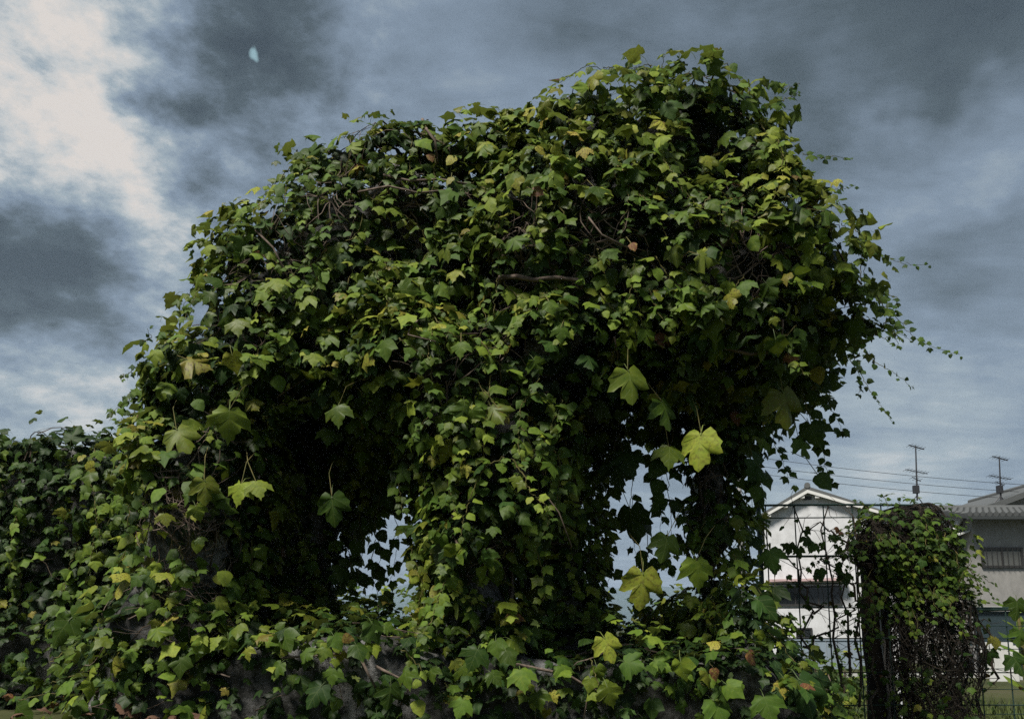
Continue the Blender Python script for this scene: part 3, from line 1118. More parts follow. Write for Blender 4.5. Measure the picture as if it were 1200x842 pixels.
    mb = creep_stems(S1, 0, .5, .0028, seeds=(seeds, None), lift=.0)
    mb.build('dry_twigs', 'dry_stem', t)['kind'] = 'stuff'
    mb = creep_stems(S1, 420, .8, .004, up=1.0, lift=-.05)
    mb.build('creeping_stems', 'woody_stem', t)['kind'] = 'stuff'


build_shelter_ivy()


def build_base_ivy():
    t = thing('ivy', (at(560, 735, 3.7)[0], 3.7, 0), 'low ivy with broad leaves trailing over the ledge at the foot of the shelter', 'ivy')
    L = Leaves()
    green = MB()
    H = S2.hit
    bare = [(H(400, 820), .22, .7), (H(300, 810), .15, .5), (H(790, 830), .17, .9), (H(705, 805), .10, .85), (H(890, 832), .07, .95), (H(560, 815), .12, .6), (H(450, 775), .12, .6), (H(880, 790), .12, .5)]
    grow_leaves(L, S2, 9000, (.045, .09), (.08, .08), bare, back=.3, out=(-.06, .01), seed=32, clump=.3)  # inner layer: shade between the leaves put into its dark tint
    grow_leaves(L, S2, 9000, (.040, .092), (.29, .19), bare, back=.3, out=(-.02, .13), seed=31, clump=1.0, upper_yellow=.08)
    paths = [[(205, 735), (230, 750), (255, 765), (240, 790), (235, 810)], [(300, 735), (330, 745), (360, 750), (395, 752)], [(250, 740), (275, 755), (300, 760), (330, 770)],
             [(480, 720), (500, 735), (530, 740), (560, 735)], [(560, 735), (590, 745), (620, 735), (640, 720)], [(680, 735), (700, 745), (730, 755), (760, 760)],
             [(520, 800), (540, 815), (555, 835)], [(600, 780), (615, 795), (620, 820)], [(690, 770), (700, 795), (706, 820)], [(780, 740), (810, 750), (830, 765)],
             [(470, 760), (490, 780), (500, 800)], [(860, 650), (880, 680), (905, 710), (930, 735)], [(900, 740), (920, 760), (940, 785)], [(820, 800), (840, 815), (850, 840)]]
    for pth in paths:
        garland(L, green, px_path(S2, pth, lift=.08), .085, .045, rng.uniform(.46, .62), spacing=.06)
    big = [(245, 755, 30, .55, .3, 0), (268, 758, 26, .55, .1, 3), (370, 815, 40, .18, -.5, 3), (455, 815, 38, .36, -.2, 3), (555, 772, 38, .30, -.4, 0), (480, 795, 30, .5, .4, 0), (583, 760, 30, .45, .2, 1), (597, 770, 28, .45, .5, 1),
           (612, 797, 36, .52, .2, 0), (632, 820, 30, .5, .2, 0), (580, 795, 26, .45, .6, 0), (712, 760, 42, .74, .3, 3), (690, 745, 34, .55, -.4, 0), (742, 780, 36, .36, 1.1, 4), (800, 785, 32, .6, .2, 1), (775, 780, 30, .5, .9, 4), (715, 815, 34, .62, .3, 0),
           (845, 730, 36, .66, .9, 0), (870, 700, 34, .30, .4, 0), (920, 735, 32, .26, .8, 0), (940, 815, 58, .16, .2, 3), (985, 825, 48, .20, .5, 3), (900, 830, 40, .4, .3, 0), (860, 808, 30, .5, .9, 1), (885, 770, 26, 1.12, .9, 2), (838, 790, 20, 1.1, .2, 2), (950, 765, 40, .25, .7, 2),
           (840, 835, 42, .4, .3, 0), (765, 830, 30, .3, 0, 1), (655, 755, 20, 1.08, 1.4, 2), (408, 748, 18, 1.05, 1.3, 2), (395, 752, 26, .4, .5, 1), (420, 765, 30, .35, .3, 1), (440, 740, 34, .35, .4, 1), (510, 790, 24, .5, .4, 0), (340, 750, 34, .42, .6, 1), (540, 830, 30, .45, -.3, 0), (490, 830, 26, .7, .2, 2),
           (390, 792, 26, .45, .0, 0), (325, 785, 26, .45, -.4, 3), (560, 745, 28, .4, 1.0, 1), (660, 790, 30, .5, .4, 0)]
    big_leaves(L, green, S2, big, stalk=False)
    L.finish(t)
    green.build('leaf_stalks', 'green_stem', t)['kind'] = 'stuff'
    for pth, r in [([(605, 778), (640, 785), (665, 790), (690, 805), (720, 815)], .009), ([(420, 765), (432, 790), (440, 805)], .008), ([(440, 780), (460, 790), (480, 800)], .008), ([(330, 770), (370, 768), (400, 765)], .006), ([(640, 720), (625, 735), (605, 745)], .005), ([(690, 800), (688, 820), (684, 842)], .006)]:
        pts = px_path(S2, pth, lift=.05)
        MB().tube(pts, r, 6, r * .6).build('vine_stem', 'dry_stem', t, True)
    mb = creep_stems(S2, 260, .5, .0032, lift=.0)
    mb.build('dry_twigs', 'dry_stem', t)['kind'] = 'stuff'


build_base_ivy()


def build_wall_ivy():
    t = thing('ivy', (at(20, 735, 4.6)[0], 4.6, 1.0), 'even curtain of small-leaved ivy hanging over the long garden wall', 'ivy')
    L = Leaves()
    green = MB()
    H = S3.hit
    bare = [(H(30, 760), .2, .3)]
    grow_leaves(L, S3, 13000, (.045, .09), (.06, .07), bare, back=.3, out=(-.1, .0), seed=52, clump=.2)  # inner leaves carry the shade of the gaps in their dark tint
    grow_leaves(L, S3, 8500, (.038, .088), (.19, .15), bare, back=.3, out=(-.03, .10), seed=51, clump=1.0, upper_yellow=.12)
    P, N = S3.sample(260)
    ok = (N[:, 1] < -.3) & (P[:, 2] > 1.4)
    for p, nn in list(zip(P[ok], N[ok]))[:38]:
        pts = [p + nn * .06]
        d = np.array([rng.normal(-.35, .3), -.05, -1.0])
        for _ in range(rng.integers(3, 7)):
            d = d + rng.normal(0, .15, 3)
            q = pts[-1] + d / np.linalg.norm(d) * .11
            q[1] = min(q[1], p[1] - .02)
            pts.append(q)
        garland(L, green, pts, .085, .04, rng.uniform(.34, .52))
    # the growth that spills from the wall on to the bank
    for pth in [[(110, 545), (90, 560), (75, 575)], [(160, 770), (150, 790), (140, 805), (125, 825)], [(60, 800), (90, 790), (120, 780)], [(20, 820), (45, 815), (80, 808)], [(150, 735), (160, 725), (185, 715)], [(60, 775), (80, 760), (100, 745)]]:
        garland(L, green, [at(x, y, 4.2) for x, y in pth], .09, .05, .45, face=(-.2, -.6, .7))
    big = [(70, 740, 40, .38, -.6, 3, 4.3), (92, 725, 30, .4, 1.0, 4, 4.3), (107, 765, 24, .45, .2, 0, 4.3), (178, 550, 24, .45, -.5, 0, 4.3), (105, 548, 20, .85, .3, 2), (85, 505, 28, .2, 3.0, 3), (130, 826, 34, .25, 1.0, 3, 3.9), (30, 835, 28, .4, .9, 2, 3.8), (75, 780, 20, .4, .3, 1, 4.2)]
    big_leaves(L, green, S3, big, stalk=False)
    L.finish(t)
    green.build('leaf_stalks', 'green_stem', t)['kind'] = 'stuff'
    mb = creep_stems(S3, 260, .6, .0032, up=.6, lift=-.02)
    mb.build('dry_twigs', 'woody_stem', t)['kind'] = 'stuff'
    # dry leaves fallen on the bank
    for k, (px, py, s) in enumerate([(148, 836, 22), (200, 838, 18), (65, 827, 10), (52, 832, 12), (15, 838, 12), (96, 836, 12), (240, 840, 14), (175, 841, 12)]):
        p = at(px, py, 3.75)
        p[2] = max(p[2], .98)
        o = bpy.data.objects.new('dead_leaf', LEAF_ME[[4, 6, 3][k % 3]].copy())
        o.data.materials.clear()
        o.data.materials.append(MATS['dead_leaf'])
        COL.objects.link(o)
        o.location = p
        o.rotation_euler = (.4 + rng.normal(0, .3), rng.normal(0, .3), rng.uniform(0, 6))
        o.scale = [s / FPX * 4.2] * 3
        tag(o, 'curled brown dead leaf lying on the soil bank below the garden wall', 'dead leaf', 'dead leaves on the bank')


build_wall_ivy()

# ================================================================== FENCE WITH ITS OVERGROWN POST
def build_fence():
    fx = lambda px: at(px, 735, FENCE_Y)[0]
    fz = lambda py: at(1000, py, FENCE_Y)[2]
    t = thing('mesh_fence', (fx(1040), FENCE_Y, 0), 'dark green welded wire mesh fence in front of the houses', 'fence')
    ztop = fz(592)
    xl, xr = fx(896), fx(1290)
    xs = np.arange(xl + .05, xr, .228)
    for x in xs:
        tall = x < fx(1100)
        MB().tube([(x, FENCE_Y, 0.0), (x, FENCE_Y, ztop if tall else fz(714))], .005, 6).build('upright_wire', 'fence_green', t)
    for py in (592, 607, 652, 684, 712, 748, 788, 826, 870, 930):
        z = fz(py)
        r = .009 if py in (592, 652) else .005
        e = xr if z <= fz(712) + .01 else fx(1100)
        MB().tube([(xl, FENCE_Y - .008, z), ((xl + e) / 2, FENCE_Y - .008, z + .006), (e, FENCE_Y - .008, z)], r, 6).build('cross_wire', 'fence_green', t)
    for py in (733, 760, 783, 807, 836):
        MB().tube([(fx(1140), FENCE_Y - .008, fz(py)), (xr, FENCE_Y - .008, fz(py))], .003, 5).build('cross_wire', 'fence_green', t)
    MB().tube([(fx(1135), FENCE_Y, fz(714)), (xr, FENCE_Y, fz(712))], .013, 8).build('top_rail', 'fence_green', t)
    for x in (xl, fx(1180) + .4):
        MB().tube([(x, FENCE_Y + .02, 0), (x, FENCE_Y + .02, ztop if x < 3 else fz(705))], .02, 8).build('post', 'fence_green', t)
    # thick dead trunk / post that carries the ivy
    p = thing('old_gate_post', (fx(1028), FENCE_Y + .12, 0), 'rough dark wooden post half hidden under the ivy on the fence', 'post')
    mb = MB()
    mb.tube([(fx(1030) + .0 + .012 * math.sin(i * 1.7), FENCE_Y + .12, fz(622) * i / 10) for i in range(11)], .075, 10, .065)
    mb.build('trunk', 'dark_bark', p, True)
    MB().box(fx(1046), fx(1058), FENCE_Y + .18, FENCE_Y + .22, 0, fz(640)).build('board', 'grey_stucco', p)
    # ivy heaped on the post
    v = thing('ivy', (fx(1095), FENCE_Y, 0), 'bushy ivy heaped on the gate post of the wire fence', 'ivy')
    L = Leaves()
    green = MB()
    zmid = fz(700)
    grow_leaves(L, S4, 8000, (.034, .066), (.26, .15), (), back=.7, seed=71, clump=.9, out=(-.16, .14), sparse=lambda P, N: np.where(P[:, 2] > zmid, 1.0, .55))
    for _ in range(40):
        x0 = rng.uniform(1015, 1122)
        y0 = rng.uniform(600, 690)
        pth = [(x0, y0), (x0 + rng.normal(6, 6), y0 + 22), (x0 + rng.normal(12, 8), y0 + 42), (x0 + rng.normal(18, 8), y0 + 62)]
        garland(L, green, px_path(S4, pth, .08, FENCE_Y - .3), .06, .03, rng.uniform(.34, .52))
    for pth in [[(1020, 615), (1000, 622), (985, 632), (965, 634)], [(1018, 640), (1000, 655), (990, 672), (984, 690)], [(1012, 630), (990, 645), (970, 655), (950, 652)], [(1025, 660), (1010, 690), (1005, 720), (1000, 745)], [(1030, 700), (1024, 730), (1018, 760), (1022, 790)], [(1100, 640), (1122, 660), (1140, 690), (1146, 720)], [(1120, 640), (1135, 665), (1150, 685), (1160, 695), (1171, 706)], [(1135, 668), (1150, 675), (1160, 682), (1169, 685)], [(1040, 592), (1034, 580), (1030, 588)], [(1055, 592), (1052, 584), (1060, 582)], [(1020, 600), (1008, 586), (1000, 590)], [(1130, 700), (1138, 730), (1135, 755)]]:
        garland(L, green, [at(x, y, FENCE_Y - .1) for x, y in pth], .045, .022, .3)
    L.finish(v)
    green.build('leaf_stalks', 'green_stem', v)['kind'] = 'stuff'
    mb = creep_stems(S4, 700, 1.0, .0036, up=1.2, spread=.5, lift=.02, step=.07)
    mb.build('creeping_stems', 'dark_bark', v)['kind'] = 'stuff'
    mb = creep_stems(S4, 900, 1.1, .005, up=1.6, spread=.4, lift=-.10, step=.08)
    mb.build('inner_stems', 'dark_bark', v)['kind'] = 'stuff'
    # withered creeper on the mesh
    c = thing('creeper', (fx(960), FENCE_Y, 0), 'half withered thin creeper twining up the wire fence', 'creeper')
    L = Leaves()
    for (a, b) in [((948, 790), (934, 596)), ((984, 800), (968, 594)), ((1012, 830), (1002, 600)), ((996, 790), (985, 650)), ((960, 720), (925, 652)), ((1016, 700), (960, 655)), ((1020, 650), (950, 612)), ((1030, 842), (1010, 700)), ((1165, 800), (1150, 720)), ((940, 760), (1000, 720))]:
        pts = []
        for i in range(9):
            f = i / 8
            pts.append(at(a[0] + (b[0] - a[0]) * f + rng.normal(0, 4), a[1] + (b[1] - a[1]) * f + rng.normal(0, 4), FENCE_Y + rng.normal(-.015, .015)))
        MB().tube(pts, .011, 5, .005).build('vine_stem', 'woody_stem', c)
        for p_ in pts:
            for _ in range(2):
                q = p_ + rng.normal(0, .05, 3)
                e = q + rng.normal(0, .09, 3) * np.array([1, .3, 1])
                MB_tw.tube([p_, (p_ + e) / 2 + rng.normal(0, .02, 3), e], .003, 3, .0015)
                if rng.uniform() < .7:
                    L.add(e, -UP + rng.normal(0, .4, 3), np.array([0, -1, .3]) + rng.normal(0, .6, 3), rng.uniform(.028, .06), rng.choice([0, 1, 2, 3, 6]), np.clip(rng.choice([.18, .25, .4, 1.22], p=[.3, .3, .2, .2]) + rng.normal(0, .05), 0, 1.25))
    for (px, py, s, tn) in [(936, 640, 16, .3), (945, 628, 16, .35), (925, 635, 18, .3), (955, 635, 18, .3), (985, 660, 20, .25), (990, 670, 18, .25), (960, 665, 16, .3), (955, 672, 14, .3), (1000, 640, 18, .28), (975, 625, 14, .3), (905, 655, 22, .42), (920, 720, 20, .3), (1165, 745, 18, .9), (1185, 765, 30, .3), (1160, 760, 22, .25), (1192, 700, 30, .4), (1195, 735, 26, .4)]:
        p_ = at(px, py, FENCE_Y - .03)
        L.add(p_, -UP + rng.normal(0, .3, 3), np.array([0, -1, .35]) + rng.normal(0, .2, 3), s / FPX * 5.4, rng.choice([0, 1, 3]), tn, .5)
    MB_tw.build('twigs', 'woody_stem', c)['kind'] = 'stuff'
    L.finish(c)


MB_tw = MB()
build_fence()

# ================================================================== HOUSES
def pt(px, py, Y):
    return at(px, py, Y)


def window(parent, x0, x1, z0, z1, yf, fr=.06, bars=1, glass='window_glass', frame='dark_frame'):
    w = MB()
    for (a, b, c, d) in ((x0, x1, z1 - fr, z1), (x0, x1, z0, z0 + fr), (x0, x0 + fr, z0 + fr, z1 - fr), (x1 - fr, x1, z0 + fr, z1 - fr)):
        w.box(a, b, yf - .07, yf + .06, c, d)
    for k in range(bars):
        xm = x0 + (x1 - x0) * (k + 1) / (bars + 1)
        w.box(xm - fr * .4, xm + fr * .4, yf - .055, yf + .05, z0 + fr, z1 - fr)
    o = w.build('window', frame, parent)
    for k in range(bars + 1):
        a = x0 + fr + (x1 - x0 - 2 * fr) * k / (bars + 1)
        b = x0 + fr + (x1 - x0 - 2 * fr) * (k + 1) / (bars + 1)
        MB().box(a + .002, b - .002, yf - .03, yf - .015, z0 + fr + .002, z1 - fr - .002).build('pane', glass, o)
    return o


def gable_roof(parent, xa, xl, xr, za, zl, zr, y0, y1, th=.16, m='dark_tile'):
    """two slopes meeting over xa, from gable y0 back to y1"""
    mb = MB()
    for (x, z) in ((xl, zl), (xr, zr)):
        mb.prism([(xa, y0, za), (x, y0, z), (x, y0, z - th), (xa, y0, za - th)], (0, y1 - y0, 0))
    r = mb.build('roof', m, parent)
    MB().tube([(xa, y0 - .03, za + .03), (xa, y1, za + .03)], .13, 8).build('ridge_tiles', m, r)
    return r


def build_white_house():
    Y = 33.0
    X = lambda px: at(px, 690, Y)[0]
    Z = lambda py: at(950, py, Y)[2]
    t = thing('house', (X(960), Y, 0), 'white plastered two-storey house with a low gable and a wide dark window', 'house')
    xl, xr, xa = X(902), X(1040), X(953)
    zE = Z(602)
    # front wall as a pentagon prism
    za = Z(576)
    slope = (za - zE) / (xa - xl)
    zr = za - slope * (xr - xa) * .72
    MB().prism([(xl, Y, 0), (xr, Y, 0), (xr, Y, zr), (xa, Y, za), (xl, Y, zE)], (0, 9, 0)).build('wall', 'white_plaster', t)
    r = gable_roof(t, xa, X(889), X(1052), za + .22, zE - .12, zr - .10, Y - .32, Y + 9.4)
    for s, (xe, ze) in ((-1, (xl, zE)), (1, (xr, zr))):
        for f in (.12, .5, .88):
            x, z = xa + (xe - xa) * f, za + (ze - za) * f
            MB().box(x - .09, x + .09, Y - .30, Y - .002, z - .17, z + .03).build('eave_bracket', 'white_trim', r)
        MB().prism([(xa, Y - .34, za + .06), (xe, Y - .34, ze + .02), (xe, Y - .34, ze - .10), (xa, Y - .34, za - .08)], (0, .04, 0)).build('barge_board', 'white_trim', r)
    MB().box(X(948), X(957), Y - .03, Y + .02, Z(585), Z(581)).build('gable_vent', 'dark_frame', t)
    window(t, X(908), X(984), Z(709), Z(686), Y, .07, 2)
    MB().prism([(X(905), Y, Z(681)), (X(990), Y, Z(681)), (X(990), Y, Z(678)), (X(905), Y, Z(678))], (0, -.6, 0)).build('awning', 'pink_awning', t)
    window(t, X(932), X(950), Z(748), Z(735), Y, .06, 1)
    MB().box(X(893), X(902), Y + .4, Y + 4, 0, Z(640)).build('side_annex', 'white_plaster', t)
    MB().tube([(xr - .1, Y - .06, 0), (xr - .1, Y - .06, zr - .3)], .05, 8).build('downpipe', 'pole_grey', t)
    t.rotation_euler.z = -.36
    # tin fence before the house
    f = thing('tin_fence', (X(980), Y - 4, 0), 'low pale blue tin fence below the white house', 'fence')
    Yf = Y - 4
    x0, x1 = at(915, 760, Yf)[0], at(1035, 760, Yf)[0]
    zt = at(980, 750, Yf)[2]
    n = 9
    me0 = None
    for k in range(n):
        a, b = x0 + (x1 - x0) * k / n, x0 + (x1 - x0) * (k + 1) / n
        MB().box(a + .01, b - .01, Yf - .02, Yf + .02, 0, zt).build('panel', 'blue_tin', f)
    MB().box(x0, x1, Yf - .05, Yf + .05, zt, zt + .05).build('cap_rail', 'blue_tin', f)
    MB().box(x0, x1, Yf + .03, Yf + .08, .3, .4).build('back_rail', 'blue_tin', f)


build_white_house()


def build_grey_house():
    Y = 29.0
    X = lambda px: at(px, 660, Y)[0]
    Z = lambda py: at(1160, py, Y)[2]
    t = thing('house', (X(1175), Y, 0), 'grey stuccoed house with ribbed tile roof and a barred dark window', 'house')
    xl, xr = X(1143), X(1300)
    zt = Z(606)
    w = MB().box(xl, xr, Y, Y + 7, 0, zt).build('wall', 'grey_stucco', t)
    # tiled roof, its front slope towards the fence
    x0, x1 = X(1126), X(1310)
    yr, zr = Y + 2.2, zt + .62
    r = MB().prism([(x0, Y - .6, zt - .12), (x0, yr, zr - .12), (x0, yr, zr), (x0, Y - .6, zt)], (x1 - x0, 0, 0)).build('roof', 'roof_trim', t)
    MB().prism([(x0 + .01, yr, zr - .12), (x0 + .01, Y + 5.4, zt - .12), (x0 + .01, Y + 5.4, zt), (x0 + .01, yr, zr)], (x1 - x0, 0, 0)).build('roof_back_slope', 'roof_trim', r)
    tl = MB()
    ncol, nrow = 24, 7
    for j in range(nrow):
        f0, f1 = j / nrow, (j + 1.12) / nrow
        ya, yb = Y - .62 + (yr - Y + .62) * f0, Y - .62 + (yr - Y + .62) * f1
        z_a, z_b = zt + .05 + (zr - zt) * f0, zt + .0 + (zr - zt) * f1
        for i in range(ncol):
            x = x0 + (x1 - x0) * (i + .5) / ncol
            tl.tube([(x, ya, z_a), (x, yb, z_b)], .11, 6)
    o = tl.build('tile_courses', 'dark_tile', r)
    o['kind'] = 'stuff'
    MB().tube([(x0 - .1, yr, zr + .08), (x1, yr, zr + .08)], .14, 8).build('ridge_tiles', 'dark_tile', r)
    MB().box(x0, x1, Y - .72, Y - .60, zt - .16, zt - .05).build('gutter', 'roof_trim', r)
    wn = window(t, X(1150), X(1199), Z(665), Z(641), Y, .09, 1, 'pale_curtain')
    for k in range(7):
        x = X(1150) + .15 + k * .2
        MB().tube([(x, Y - .12, Z(664)), (x, Y - .12, Z(642))], .012, 5).build('bar', 'dark_frame', wn)
    window(t, X(1149) + 1.9, X(1190) + 1.9, Z(665), Z(641), Y, .09, 1)
    # recessed bay with its own little gable to the left
    Yb = Y + .8
    xb0, xb1 = at(1114, 640, Yb)[0], at(1146, 640, Yb)[0]
    zb = lambda py: at(1130, py, Yb)[2]
    xm = (xb0 + xb1) / 2
    MB().box(xb0 + .05, xl - .004, Yb, Yb + 3, 0, zb(624)).build('bay_wall', 'grey_stucco', t)
    MB().prism([(xb0 + .15, Yb - .02, zb(624)), (xl - .006, Yb - .02, zb(624)), (xl - .006, Yb - .02, zb(612)), (xm, Yb - .02, zb(603))], (0, 2.9, 0)).build('bay_gable', 'white_plaster', t)
    MB().prism([(xm, Yb - .4, zb(599)), (xb0 - .05, Yb - .4, zb(622)), (xb0 - .05, Yb - .4, zb(625)), (xm, Yb - .4, zb(602.5))], (0, 3, 0)).build('bay_roof', 'white_trim', t)
    window(t, at(1121, 640, Yb)[0], at(1142, 640, Yb)[0], zb(656), zb(630), Yb - .01, .06, 0)
    MB().prism([(xb0, Yb - .7, zb(629)), (xl - .03, Yb - .7, zb(625)), (xl - .03, Yb - .7, zb(623)), (xb0, Yb - .7, zb(627))], (0, .68, 0)).build('awning', 'white_trim', t)
    # lean-to carport before the wall
    c = thing('carport', (at(1170, 735, 25)[0], 25.5, 0), 'dark blue lean-to carport with white front edge below the grey house', 'carport')
    Yc = 25.0
    cx0, cx1 = at(1135, 712, Yc)[0], at(1300, 712, Yc)[0]
    cz = at(1160, 712, Yc)[2]
    MB().prism([(cx0, Yc, cz - .05), (cx0, Y - .02, cz + .02), (cx0, Y - .02, cz - .08), (cx0, Yc, cz - .15)], (cx1 - cx0, 0, 0)).build('roof', 'carport_blue', c)
    MB().box(cx0, at(1188, 712, Yc)[0], Yc - .04, Yc - .003, cz - .10, cz + .05).build('front_edge', 'white_trim', c)
    MB().box(cx0, cx1, Yc + .05, Yc + .1, cz - 1.2, cz - .16).build('curtain', 'carport_blue', c)
    for x in (cx0 + .1, cx0 + 2.4, cx1 - .2):
        MB().tube([(x, Yc + .02, 0), (x, Yc + .02, cz - .1)], .05, 8).build('post', 'pole_grey', c)
    for k, (a, b, u, v) in enumerate([(1152, 1175, 782, 757), (1176, 1198, 787, 756), (1158, 1192, 764, 752)]):
        Yp = 23.5 - .6 * k
        o = MB().prism([(at(a, u, Yp)[0], Yp, 0.0), (at(b, u, Yp)[0], Yp, 0.0), (at(b, v, Yp)[0], Yp + .2, at(b, v, Yp)[2]), (at(a, v, Yp)[0], Yp + .2, at(a, v, Yp)[2])], (0, .04, 0)).build('board', 'pale_board')
        tag(o, ['wide pale board leaning under the carport', 'tall pale board leaning at the end of the carport', 'long narrow pale board standing before the carport'][k], 'board')


build_grey_house()


def antenna(px, py_top, py_bot, Y, label, zlow=None):
    p1 = at(px, py_bot, Y)
    p0 = at(px - 2, py_top, Y)
    t = thing('tv_antenna', p1, label, 'antenna', None)
    MB().tube([p1, p0], .045, 6, .03).build('mast', 'antenna_metal', t)
    s = Y / FPX
    for py, w, rr, n in ((py_top + 2, 9, .03, 5), (py_top + 31 * (py_bot - py_top) / 65, 13, .02, 7), (py_top + 40 * (py_bot - py_top) / 65, 5, .02, 3)):
        c = at(px - 1, py, Y)
        boom = [(c[0] - w * s, Y, c[2] + .12), (c[0] + w * s, Y, c[2] - .10)]
        o = MB().tube(boom, rr, 5).build('boom', 'antenna_metal', t)
        for k in range(n):
            x = c[0] - w * s + 2 * w * s * (k + .3) / n
            MB().tube([(x, Y - .35, c[2] + .12 - .22 * (k + .3) / n), (x, Y + .35, c[2] + .12 - .22 * (k + .3) / n)], .012, 4).build('element', 'antenna_metal', o)
    c = at(px - 1, py_bot - 14, Y)
    MB().box(c[0] - .16, c[0] + .1, Y - .1, Y + .1, c[2] - .25, c[2] + .15).build('booster_box', 'antenna_metal', t)
    for dx in (-.32, .32):
        MB().tube([p1 + np.array([0, 0, .25]), p1 + np.array([dx, .1, -.15])], .025, 5).build('leg', 'antenna_metal', t)
    return t


def build_back_houses():
    # brown-walled house behind the ivy, carries the tall antenna
    Y = 37.0
    X = lambda px: at(px, 620, Y)[0]
    Z = lambda py: at(1080, py, Y)[2]
    t = thing('house', (X(1085), Y, 0), 'brown plastered house with flat dark roof edge behind the fence ivy', 'house')
    MB().box(X(1052), X(1140), Y, Y + 6, 0, Z(597)).build('wall', 'brown_plaster', t)
    MB().box(X(1049), X(1143), Y - .4, Y + 6.4, Z(597), Z(593.5)).build('roof', 'roof_trim', t)
    MB().prism([(X(1095), Y - 1.4, Z(640)), (X(1130), Y - 1.4, Z(640)), (X(1130), Y, Z(615)), (X(1095), Y, Z(615))], (0, .1, .12)).build('porch_roof', 'terracotta', t)
    MB().box(X(1060), X(1100), Y - .9, Y - .003, 0, Z(730)).build('porch_wall', 'brown_plaster', t)
    a = antenna(1075, 522, 586, Y + 1.2, 'tall rooftop tv antenna with a booster box on its crooked mast')
    # house whose gable rises over the tiled roof
    Y2 = 40.0
    X2 = lambda px: at(px, 600, Y2)[0]
    Z2 = lambda py: at(1180, py, Y2)[2]
    t2 = thing('house', (X2(1220), Y2, 0), 'house with a shallow grey gable rising behind the tiled roof', 'house')
    xa, xl, xr = X2(1250), X2(1166), X2(1330)
    MB().prism([(xl, Y2, 0), (xr, Y2, 0), (xr, Y2, Z2(590)), (xa, Y2, Z2(564)), (xl, Y2, Z2(592))], (0, 8, 0)).build('wall', 'grey_stucco', t2)
    gable_roof(t2, xa, X2(1158), X2(1340), Z2(558), Z2(591), Z2(590), Y2 - .6, Y2 + 8.4, .3)
    antenna(1173, 535, 586, 39.6, 'slim rooftop tv antenna standing at the end of the grey gable')


build_back_houses()


def build_utilities():
    Y = 42.0
    b = at(874, 735, Y)
    t = thing('utility_pole', (b[0], Y, 0), 'grey utility pole with crossarms beside the white house', 'utility pole')
    zt = at(874, 520, Y)[2]
    MB().tube([(b[0], Y, 0), (b[0] - .05, Y, zt)], .17, 10, .11).build('pole', 'pole_grey', t, True)
    for k, py in enumerate((528, 545)):
        z = at(874, py, Y)[2]
        o = MB().box(b[0] - .9, b[0] + .9, Y - .19, Y - .10, z - .05, z + .05).build('crossarm', 'antenna_metal', t)
        for dx in (-.8, -.35, .35, .8):
            MB().tube([(b[0] + dx, Y - .14, z + .05), (b[0] + dx, Y - .14, z + .28)], .05, 6, .03).build('insulator', 'white_trim', o)
    for k, (ya, yb) in enumerate(((533, 574), (543, 582), (552, 590))):
        p, q = at(870, ya, Y), at(1330, yb, Y - 1.5)
        pts = []
        for i in range(13):
            f = i / 12
            c = p + (q - p) * f
            c[2] -= .9 * 4 * f * (1 - f) * .35
            pts.append(c)
        o = MB().tube(pts, .014, 4).build('power_line', 'wire_black')
        tag(o, ['uppermost thin black power line crossing the sky behind the houses', 'middle thin black power line crossing the sky behind the houses', 'lowest thin black power line crossing the sky behind the houses'][k], 'power line', 'power lines behind the houses')


build_utilities()

# ================================================================== GARDEN BEHIND THE FENCE AND SHELTER
class Blob:
    def __init__(self, c, r):
        self.c, self.rr = np.array(c, float), np.array(r, float)
        self.lo, self.hi = self.c - self.rr - .15, self.c + self.rr + .15

    def sd(self, P):
        k = np.linalg.norm((P - self.c) / self.rr, axis=1)
        return (k - 1) * self.rr.min()


def shrub(px, py, Y, rx, rz, n, tint, label, size=(.06, .11), group=None):
    c = at(px, py, Y)
    top = c[2] + rz
    zc = max(c[2], rz * .8)
    U = Union([Blob((c[0], Y, top - rz), (rx, rx * .8, rz)), Blob((c[0] + rx * .3, Y, (top - rz) * .6), (rx * .8, rx * .7, max(.3, (top - rz) * .6)))], .2, 1.6)
    t = thing('shrub', (c[0], Y, 0), label, 'shrub', group)
    L = Leaves()
    grow_leaves(L, U, n, size, tint, (), back=.6, out=(-.18, .12), seed=int(px), clump=.7)
    L.finish(t, 'foliage', 60)
    for k in range(5):
        a = rng.uniform(0, 6.28)
        e = np.array([c[0] + rx * .6 * math.cos(a), Y + rx * .5 * math.sin(a), top - rz * .5])
        b = np.array([c[0] + .05 * math.cos(a), Y + .05 * math.sin(a), 0])
        MB().tube([b, (b + e) / 2 + rng.normal(0, .05, 3), e], .02, 6, .008).build('branch', 'woody_stem', t)
    return t


shrub(440, 725, 7.5, .75, .38, 1500, (.46, .18), 'bright leafy shrub seen through the dark opening beside the middle pillar')
shrub(735, 735, 8.5, .75, .35, 1500, (.42, .18), 'pale green shrub seen through the opening left of the slim right pillar')
shrub(1000, 800, 9.0, .42, .30, 1200, (.40, .2), 'yellow-green shrub growing just behind the wire fence', (.05, .09))
shrub(935, 770, 10.0, .35, .25, 700, (.32, .15), 'small dark green shrub behind the fence below the white house', (.05, .08))


